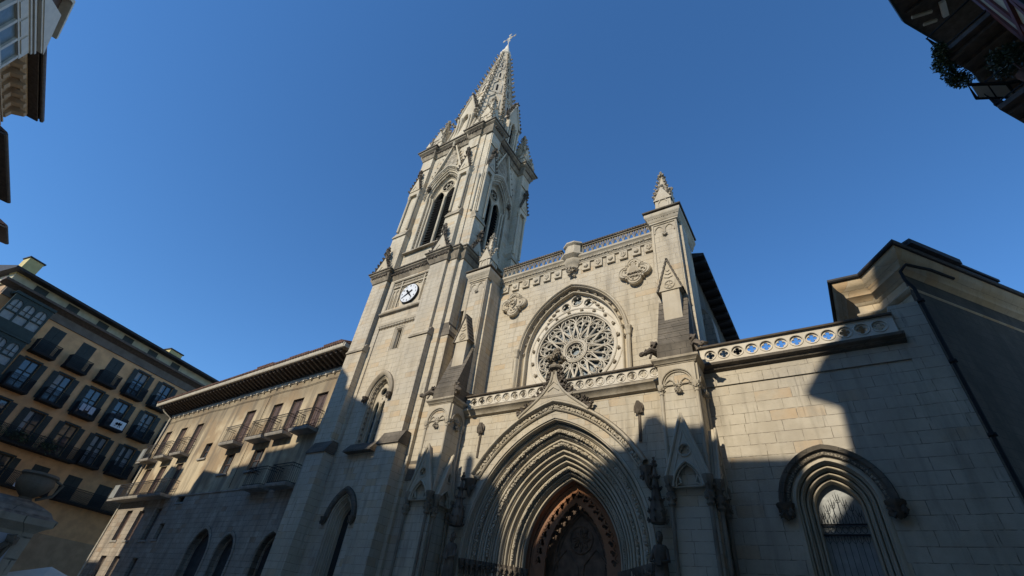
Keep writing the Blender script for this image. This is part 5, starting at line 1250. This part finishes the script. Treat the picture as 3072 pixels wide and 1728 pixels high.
o = b.build('cloth_banner', M['cloth']); tag(o, 'plain pale cloth banner draped over a lower balcony rail', 'banner')
for k, (s_, zb, lab) in enumerate(((-7.9, 9.95, 'first trailing plant from the left on the long planted balcony'), (-5.2, 9.95, 'bushy plant left of centre on the long planted balcony'), (-3.0, 9.95, 'low spreading plant right of centre on the long planted balcony'), (-.6, 9.95, 'small bushy plant nearest the right end of the long planted balcony'))):
    c0 = TY(s_, -.7, zb); pl_ = thing('balcony_plant', lab, 'plant', c0, 'plants on the ochre building balcony')
    b = MB(TY); b.box(s_-.55, s_+.55, -.82, -.5, zb+.02, zb+.3); b.build('planter', M['tile'], pl_)
    rn2 = random.Random(k+40)
    for mname in ('leaf', 'leaf2'):
        b = MB(TY)
        for _ in range(260):
            u_, y_, z_ = s_+rn2.gauss(0, .5), -.75+rn2.gauss(0, .2), zb+.5+rn2.gauss(0, .3); sz = rn2.uniform(.05, .11)
            d1 = Vector((rn2.gauss(0, 1), rn2.gauss(0, 1), rn2.gauss(0, 1))).normalized()*sz; d2 = d1.cross(Vector((rn2.gauss(0, 1), rn2.gauss(0, 1), 1))).normalized()*sz*.5; p_ = Vector((u_, y_, z_))
            b.add([tuple(p_-d1), tuple(p_+d2), tuple(p_+d1), tuple(p_-d2)], [(0, 1, 2, 3)])
        b.build('foliage', M[mname], pl_, False)
    b = MB(TY)
    for q in range(5): b.tube([(s_-.4+q*.2, -.66, zb+.25), (s_-.5+q*.25, -.75, zb+.85)], .012, 4)
    b.build('stem', M['rafter'], pl_)
lt = thing('laundry', 'pale laundry hung over the iron rail of a middle balcony on the ochre building', 'laundry', TY(.4, -.9, 14.1))
for k, (x0, x1, z0) in enumerate(((-.35, .02, 14.25), (.12, .4, 14.4), (.52, .95, 14.2))):
    b = MB(TY); n_ = 6; b.add([(x0+(x1-x0)*i/n_, -.88-.02*math.sin(i*2.3), z) for i in range(n_+1) for z in (z0, 14.9)], [(2*i, 2*i+1, 2*i+3, 2*i+2) for i in range(n_)]); b.build('cloth', M['cloth'], lt)
# ================================================================== monument and parasol low on the left
FM = thing('monument', 'grey stone monument with carved garland and urn in the square', 'monument', (-12.6, 2.9, GZ))
TX = lambda u, y, z: (-12-y, u, z)
b = MB(TX); b.box(1.9, 3.28, 0, 1.3, GZ, .78); b.box(1.7, 3.42, -.12, 1.5, GZ, -1.0); b.build('pedestal', M['rubble'], FM)
b = MB(TX); b.box(2.1, 3.08, -.025, .0, -1.0, .66); b.build('marble_panel', M['cloth'], FM)
pl = [(-12, 1.9), (-12, 3.28), (-13.3, 3.28)]
b = MB(); b.cornice([(-13.3, 1.9), (-12, 1.9), (-12, 3.28), (-13.3, 3.28)], [(0, .72), (.06, .78), (.16, .84), (.18, .94), (.10, .98), (.04, 1.06), (-.1, 1.14), (-.3, 1.22)], side=1); b.box(-13.2, -12.1, 2.0, 3.18, .8, 1.14); b.build('cornice', M['rubble'], FM)
b = MB(); b.lathe(-12.45, 2.95, [(.26, 1.08), (.27, 1.14), (.12, 1.2), (.10, 1.26), (.16, 1.31), (.25, 1.40), (.29, 1.50), (.26, 1.60), (.30, 1.63), (.28, 1.67), (.1, 1.68)], 16); b.tube([(-12.4, 3.2, 1.62), (-12.38, 3.34, 1.56), (-12.42, 3.30, 1.36), (-12.45, 3.1, 1.25)], .03, 5); b.build('urn', M['darkc'], FM)
b = MB(TX)
b.tube([(2.45, -.08, .56), (2.5, -.1, .36), (2.66, -.12, .28), (2.82, -.12, .32), (2.96, -.1, .5), (3.04, -.08, .58)], .05, 6, taper=[.8, 1, 1.3, 1.3, 1, .8])
b.tube([(3.04, -.08, .58), (3.0, -.06, .3), (2.94, -.06, .05)], .04, 5); b.tube([(2.45, -.08, .56), (2.38, -.06, .3), (2.34, -.06, .1)], .04, 5); b.blob((3.02, -.1, .58), .08, 1, .4); b.blob((2.46, -.1, .56), .09, 2, .4); b.build('garland', M['darkc'], FM)
PS = thing('parasol', 'cream canvas cafe parasol beside the stone monument', 'parasol', (-12.2, 4.1, GZ))
b = MB(); n = 8; c0 = (-12.3, 3.55)
vs = [(c0[0], c0[1], .42)]+[(c0[0]+1.25*math.cos(k*PI/4+PI/8), c0[1]+1.25*math.sin(k*PI/4+PI/8), .02) for k in range(8)]+[(c0[0]+1.25*math.cos(k*PI/4+PI/8), c0[1]+1.25*math.sin(k*PI/4+PI/8), -.16) for k in range(8)]
vs = [(x, y+.35, z-.1) for x, y, z in vs]
b.add(vs, [(0, 1+k, 1+(k+1) % 8) for k in range(8)]+[(1+k, 1+(k+1) % 8, 9+(k+1) % 8, 9+k) for k in range(8)]); b.build('canopy', M['canvas'], PS, False)
b = MB(); b.tube([(-12.3, 3.9, GZ), (-12.3, 3.9, .3)], .03, 6); b.build('pole', M['iron_grey'], PS)
# ================================================================== houses across the square, seen at the top left corner
K = 1.087
HL = thing('gallery_house', 'tall brown house with white glazed gallery at the top left corner', 'house', (-33, -4, GZ))
ub, ud, un = Vector((-31.06, -3.6)), Vector((.957, -.29)), Vector((-.29, -.957))
def TL(u, y, z): q = (ub+ud*u+un*y)*K; return (q.x, q.y, z*K)
def H(b, name, mat, parent=None): return b.build(name, M[mat], parent or HL)
gz = GZ/K
b = MB(TL); b.box(-.45, 8.6, 0, 9, gz, 19.9); H(b, 'front_wall', 'brownh')
b = MB(TL)
for z, o_, h_ in ((18.05, .12, .12), (18.35, .16, .1), (18.62, .1, .08), (17.0, .1, .3)): b.box(-.5-o_*.5, 8.6, -o_, .1, z, z+h_)
H(b, 'mouldings', 'brownh')
b = MB(TL); b.prismx([(0, 19.5), (-.3, 19.55), (-.42, 19.7), (-.42, 19.85), (0, 19.9)], -.6, 8.6); H(b, 'cornice', 'brownh')
for k in range(12):
    b = MB(TL); u = -.3+k*.72; b.prismx([(0, 18.75), (-.12, 18.8), (-.16, 19.15), (-.55, 19.35), (-.58, 19.52), (0, 19.52)], u, u+.26); H(b, 'cornice_bracket', 'brownh')
b = MB(TL); b.box(-.9, 8.6, -.82, .2, 19.88, 19.96); b.tube([(-.85, -.95, 20.0), (8.6, -.95, 20.0)], .085, 8); H(b, 'eaves', 'rafter')
b = MB(TL); b.prismx([(-1.0, 20.08), (-1.0, 20.14), (5, 22.3), (9, 20.1)], -.9, 8.7); H(b, 'roof', 'tile')
b = MB(TL); b.box(5.3, 8.5, -1.0, 0, 15.6, 16.5); b.box(5.2, 8.6, -1.06, 0, 18.25, 18.9)
for k in range(4): u = 5.35+k*1.03; b.box(u-.07, u+.07, -1.05, -.9, 16.4, 18.3)
for k in range(3): u = 5.45+k*1.03; b.box(u, u+.85, -1.10, -1.05, 18.36, 18.78)
for z, o_ in ((18.88, .06), (19.02, .12), (19.14, .06), (19.28, .2)): b.box(5.15-o_*.4, 8.6, -1.06-o_, 0, z, z+.1)
b.box(5.3, 8.5, -1.04, -.92, 17.2, 17.32); b.prism([(4.95, 19.38), (8.75, 19.38), (6.75, 20.45)], -1.3, 1.5)
o = H(b, 'glazed_gallery', 'mirw'); b = MB(TL); b.box(5.35, 8.45, -.96, -.93, 16.4, 18.3); H(b, 'glass', 'glass', parent=o)
b = MB(TL); b.prism([(3.75, 21.6), (6.4, 21.6), (6.4, 22.2), (5.1, 23.1), (3.75, 22.2)], .1, 2.6); o = H(b, 'roof_dormer', 'shut_red')
b = MB(TL); b.prism([(3.35, 22.0), (3.35, 22.15), (5.1, 23.3), (6.9, 22.15), (6.9, 22.0), (5.1, 23.1)], -.3, 2.8); H(b, 'dormer_roof', 'cream', parent=o)
for nm, lab, (xa, ya), (xb, yb), z in (('eaves_house', 'dark edged house roof just inside the left picture edge', (-34.8*K, -3.2*K), (-42.0*K, -1.03*K), 20.05*K), ('eaves_house', 'farthest dark roof corner low on the left picture edge', (-45.4*K, -.2*K), (-47.9*K, .55*K), 20.0*K)):
    t = thing(nm, lab, 'house', (xa, ya, GZ)); e = (Vector((xb, yb))-Vector((xa, ya))).normalized(); n_ = Vector((-e.y, e.x)) if e.x > 0 else Vector((e.y, -e.x))
    n_ = Vector((-.25, -.968)); Lh = (Vector((xb, yb))-Vector((xa, ya))).length
    TT = lambda u, y, z, xa=xa, ya=ya, e=e, n_=n_: (xa+e.x*u+n_.x*y, ya+e.y*u+n_.y*y, z)
    b = MB(TT); b.box(.3, Lh-.3, .9, 9, GZ, z-.1); b.build('front_wall', M['ochre_d'], t)
    b = MB(TT); b.box(0, Lh, 0, 1.2, z-.12, z); b.tube([(0, 0, z), (Lh, 0, z)], .1, 8); b.build('eaves', M['rafter'], t)
    b = MB(TT); b.prismx([(0, z+.08), (0, z+.14), (5, z+2.2), (9, z)], 0, Lh); b.build('roof', M['tile'], t)
# ================================================================== timber house at the top right corner
RH = thing('timber_house', 'half timbered house with deep dark eaves and leafy balcony at top right', 'house', (8, 8, GZ))
def Hr(b, name, mat, parent=None): return b.build(name, M[mat], parent or RH)
A0, A1, A2 = Vector((4.2, 3.5)), Vector((7.0, 10.68)), Vector((7.0+.6*10, 10.68+.8*10))
b = MB(); b.prismz([A0, A1, A2, (20, 12), (12, 2)], GZ, 18.2); Hr(b, 'front_wall', 'plaster_b')
e1 = (A1-A0).normalized(); m1 = Vector((-e1.y, e1.x)); L1_ = (A1-A0).length
T1 = lambda u, y, z: (A1.x-e1.x*u-m1.x*y, A1.y-e1.y*u-m1.y*y, z)       # u runs back towards the viewer
for u in (0, .66, 1.9, 3.2, 4.6, 6.0, 7.3):
    b = MB(T1); b.box(u+.0, u+.24, -.05, .1, 3.0, 18); Hr(b, 'timber_post', 'timber_red')
b = MB(T1); b.box(-.05, 7.7, -.12, .1, GZ, 2.9); Hr(b, 'stone_base', 'rubble')
for zf in (4.0, 7.2, 10.7, 13.7):
    for u in (2.3, 3.6, 5.0, 6.4):
        b = MB(T1); b.box(u, u+.8, -.03, .05, zf, zf+1.7); wq = Hr(b, 'window', 'pane')
        b = MB(T1)
        for x in (u-.04, u+.37, u+.78): b.box(x, x+.06, -.09, .02, zf-.05, zf+1.75)
        b.box(u-.1, u+.9, -.14, .02, zf-.14, zf-.06); b.box(u-.03, u+.83, -.08, .02, zf+.85, zf+.91); Hr(b, 'frame', 'shut_grn', parent=wq)
b = MB(T1)
for z in (16.3, 13.2, 10.2, 6.7, 3.2): b.box(-.05, 7.7, -.07, .1, z, z+.22)
for u in (.9, 2.2): b.hexa([(u, -.04, 10.4), (u+.2, -.04, 10.4), (u+.2, .1, 10.4), (u, .1, 10.4)], [(u+.8, -.04, 13.2), (u+1.0, -.04, 13.2), (u+1.0, .1, 13.2), (u+.8, .1, 13.2)])
Hr(b, 'timber_beam', 'timber_red')
eave = [(2.6, 2.9), (5.64, 10.7), (6.01, 11.65), (7.01, 12.98), (8.04, 14.74), (8.26, 15.24), (9.59, 17.08), (12.6, 21.2)]
back = [(20, 16), (12, 2)]
b = MB(); b.prismz(eave+back, 18.0, 18.08); Hr(b, 'eaves_soffit', 'rafter')
b = MB(); b.cornice(eave, [(-.02, 17.94), (.05, 17.94), (.06, 18.16), (-.1, 18.2)], side=-1); Hr(b, 'gutter', 'shut_grn')
b = MB(); b.prismz([(3.1, 3.3), (6.05, 10.6), (6.5, 11.5), (9, 15.2), (12, 12), (9, 3)], 18.1, 19.4); Hr(b, 'roof', 'tile')
for k in range(14):
    b = MB(); a = Vector((5.64, 10.7))+Vector((.37, .93))*(-k*.8+.7); 
    if k < 9: c_ = a+Vector((1.05, -.42)); b.tube([(a.x+.12, a.y, 17.93), (c_.x, c_.y, 17.93)], .07, 4); Hr(b, 'rafter', 'rafter')
for (pa, pb) in (((6.13, 11.52), (6.66, 11.6)), ((6.45, 11.95), (6.80, 11.98))):
    b = MB(); b.tube([(pa[0], pa[1], 17.86), (pb[0], pb[1], 17.86)], .06, 4); Hr(b, 'pale_bracket', 'cream')
b = MB(); b.tube([(6.9, 11.4, 17.85), (7.02, 11.95, 17.85)], .10, 4); Hr(b, 'pale_bracket', 'white')
e2 = Vector((.6, .8)); m2 = Vector((-.8, .6))
T4 = lambda u, y, z: (A1.x+e2.x*u+m2.x*(-y), A1.y+e2.y*u+m2.y*(-y), z)
for z, u0, u1, d_ in ((15.1, -.1, 4.2, 1.25), (12.2, .0, 5.2, 1.2)):
    b = MB(T4); b.box(u0, u1, -d_, 0, z, z+.16)
    for k in range(int((u1-u0)/.5)): b.box(u0+.2+k*.5, u0+.3+k*.5, -d_+.03, 0, z-.12, z-.002)
    o = Hr(b, 'balcony', 'rafter'); r = MB(T4)
    for z_ in (z+.25, z+1.1): r.tube([(u0, 0, z_), (u0, -d_, z_), (u1, -d_, z_)], .03, 4)
    for k in range(int((u1-u0)/.12)): r.tube([(u0+k*.12, -d_, z+.16), (u0+k*.12, -d_, z+1.1)], .012, 4)
    Hr(r, 'railing', 'iron', parent=o)
b = MB(); zq = 13.0; qd4 = [(5.68, 10.94), (6.49, 11.33), (6.75, 11.88), (5.9, 11.48)]
cq = Vector((sum(p[0] for p in qd4)/4, sum(p[1] for p in qd4)/4))
b.prismz([tuple(cq+(Vector(p)-cq)*.86) for p in qd4], zq-.03, zq+.02); 
aw = Hr(b, 'awning', 'canvas'); b = MB(); b.tube([(p[0], p[1], zq) for p in qd4], .05, 4, closed=True); b.tube([(6.08, 11.13, zq-.02), (6.32, 11.68, zq-.02)], .02, 4); b.tube([(6.49, 11.33, zq), (7.3, 11.6, zq+.1)], .05, 4); b.tube([(6.75, 11.88, zq), (7.6, 12.1, zq+.1)], .05, 4); Hr(b, 'awning_frame', 'iron', parent=aw)
# leafy shrub on the balcony
def leaves(name, mats, centres, nleaf, size, seed, parent):
    rn = random.Random(seed)
    for mi, mname in enumerate(mats):
        b = MB()
        for _ in range(nleaf//len(mats)):
            c = rn.choice(centres); u = Vector((rn.gauss(0, 1), rn.gauss(0, 1), rn.gauss(0, 1))).normalized()*(rn.random()**.45)
            p = Vector((c[0]+u.x*c[3], c[1]+u.y*c[3], c[2]+u.z*c[4]))
            a = Vector((rn.gauss(0, 1), rn.gauss(0, 1), rn.gauss(0, .6))).normalized(); n_ = a.cross(Vector((rn.gauss(0, 1), rn.gauss(0, 1), rn.gauss(0, 1)))).normalized(); s = size*rn.uniform(.6, 1.3)
            b.add([tuple(p-a*s), tuple(p+n_*s*.45), tuple(p+a*s), tuple(p-n_*s*.45)], [(0, 1, 2, 3)])
        b.build(name, M[mname], parent, False)
BS = thing('balcony_shrub', 'bushy dark green shrub spilling over the high balcony of the timber house', 'plant', (6.2, 12.1, 15.3))
ctr = [(5.80, 10.98, 15.0, .17, .2), (5.9, 11.3, 15.1, .22, .25), (5.93, 11.65, 15.15, .25, .28), (6.15, 11.75, 15.3, .28, .3), (6.2, 12.15, 15.2, .26, .28), (6.32, 12.42, 15.15, .22, .26), (6.55, 12.55, 15.2, .25, .3), (6.45, 12.0, 15.5, .3, .3)]
leaves('foliage', ['leaf', 'leaf2'], ctr, 2600, .05, 3, BS)
b = MB()
for c in ctr: b.tube([(6.6, 12.1, 15.2), ((6.6+c[0])/2, (12.1+c[1])/2, c[2]+.1), (c[0], c[1], c[2])], .018, 4)
b.build('stem', M['rafter'], BS)
P2 = thing('balcony_shrub', 'shadowed potted bush under the eaves against the timber house wall', 'plant', (6.9, 11.0, 13.2))
leaves('foliage', ['leaf'], [(6.6, 11.0, 13.6, .35, .4), (6.75, 11.3, 13.7, .4, .4), (6.6, 10.7, 13.3, .3, .3)], 900, .06, 8, P2)
b = MB(); b.lathe(6.75, 11.05, [(.12, 12.4), (.18, 12.8), (.2, 12.85)], 8); b.tube([(6.75, 11.05, 12.8), (6.7, 11.0, 13.6)], .03, 5); b.build('pot', M['tile'], P2)
# ================================================================== houses behind the viewer: they throw the shade on the square
YO = -9.0
def back(pts):      # roofline, given where its shadow falls on the plane y = 18.2
    d = 18.2-YO; return [(x-d*math.tan(AZ), z+d*math.tan(EL)/math.cos(AZ)) for x, z in pts]
def rowhouse(pts, lab, mat, seed, xl=None):
    q = back(pts); xs = [p[0] for p in q]; x0, x1 = min(xs), max(xs)
    t = thing('town_house', lab, 'house', ((x0+x1)/2, YO, GZ))
    b = MB(); b.prism([(q[0][0], GZ)]+q+[(q[-1][0], GZ)], YO-.45, YO); b.build('front_wall', M[mat], t)      # front wall with an added thin top, shaped to cast the roofline shadow
    xa = x0 if xl is None else back([(xl, 0)])[0][0]; zb = min(p[1] for p in q)-.4
    b = MB(); b.box(xa+.05, max(x1-1.1, xa+.6), YO-7, YO-.46, GZ, zb); b.build('house_body', M[mat], t)
    b = MB(); b.box(xa, max(x1-1.05, xa+.65), YO-7.1, YO-.46, zb+.01, zb+.2); b.build('roof', M['tile'], t)
    zt = min(p[1] for p in q)-1.5; n = max(1, int((x1-x0)/2.6)); k0 = x0+((x1-x0)-(n-1)*2.6)/2
    if x1-x0 > 3:
        for i in range(n):
            for j in range(6):
                z = .9+j*3.2
                if z+2.2 > zt: continue
                x = k0+i*2.6; b = MB(); b.box(x-.5, x+.5, YO+.0, YO+.05, z, z+1.9); w_ = b.build('window', M['pane'], t)
                b = MB()
                for a in (-.54, 0, .54): b.box(x+a-.05, x+a+.05, YO+.02, YO+.09, z-.05, z+1.95)
                b.box(x-.6, x+.6, YO+.02, YO+.12, z-.12, z-.04); b.build('frame', M['shut_grn'], w_)
rowhouse([(-66, 3.3), (-53.6, 3.3), (-51.6, -.5)], 'low pale annex house at the far end of the square', 'rear', 6)
rowhouse([(-49.8, 8.1), (-38.45, 8.1), (-38.4, 9.5), (-34.5, 9.5), (-34.45, 10.2), (-31, 10.2)], 'long pale town house across the square, lowest roof of the row', 'rear', 1)
rowhouse([(-30.98, 10.3), (-28.6, 11.7), (-27.3, 13.4), (-26.5, 13.75), (-25.9, 13.35), (-24.85, 12.45), (-24.8, 11.7), (-21.25, 10.2)], 'tallest pale town house across the square with a peaked attic', 'rear', 2)
rowhouse([(-21.2, 7.55), (-19.8, 7.45), (-19.2, 6.95), (-16.0, 6.4), (-14.86, 6.38), (-14.84, 7.35), (-14.6, 7.5), (-14.4, 7.35), (-14.38, 6.35), (-13.1, 6.35)], 'pale town house with a slim chimney left of the narrow gap', 'rear', 3)
rowhouse([(-12.65, 5.3), (-11.95, 6.2), (-10.6, 7.6), (-10.2, 7.85), (-9.2, 7.5), (-7.2, 7.1), (-6.4, 7.05), (-5.75, 8.3), (-5.3, 8.35), (-5.0, 7.95), (-4.75, 7.2), (-4.5, 6.6), (-3.1, 6.4), (-.6, 6.25)], 'cream town house with sloping roof behind the viewer', 'rear', 4)
rowhouse([(-.59, 4.75), (-.42, 4.9), (.25, 5.7), (.85, 6.3), (.96, 8.03), (.09, 8.56), (.93, 9.7), (1.6, 10.3), (1.95, 11.0), (2.6, 12.5), (3.6, 13.6), (4.6, 15.2), (6, 19.5), (20, 21)], 'pale town house with projecting eaves behind the viewer on the right', 'rear', 5, 1.0)  # unseen; right end drawn higher to put the corner cornice in shade
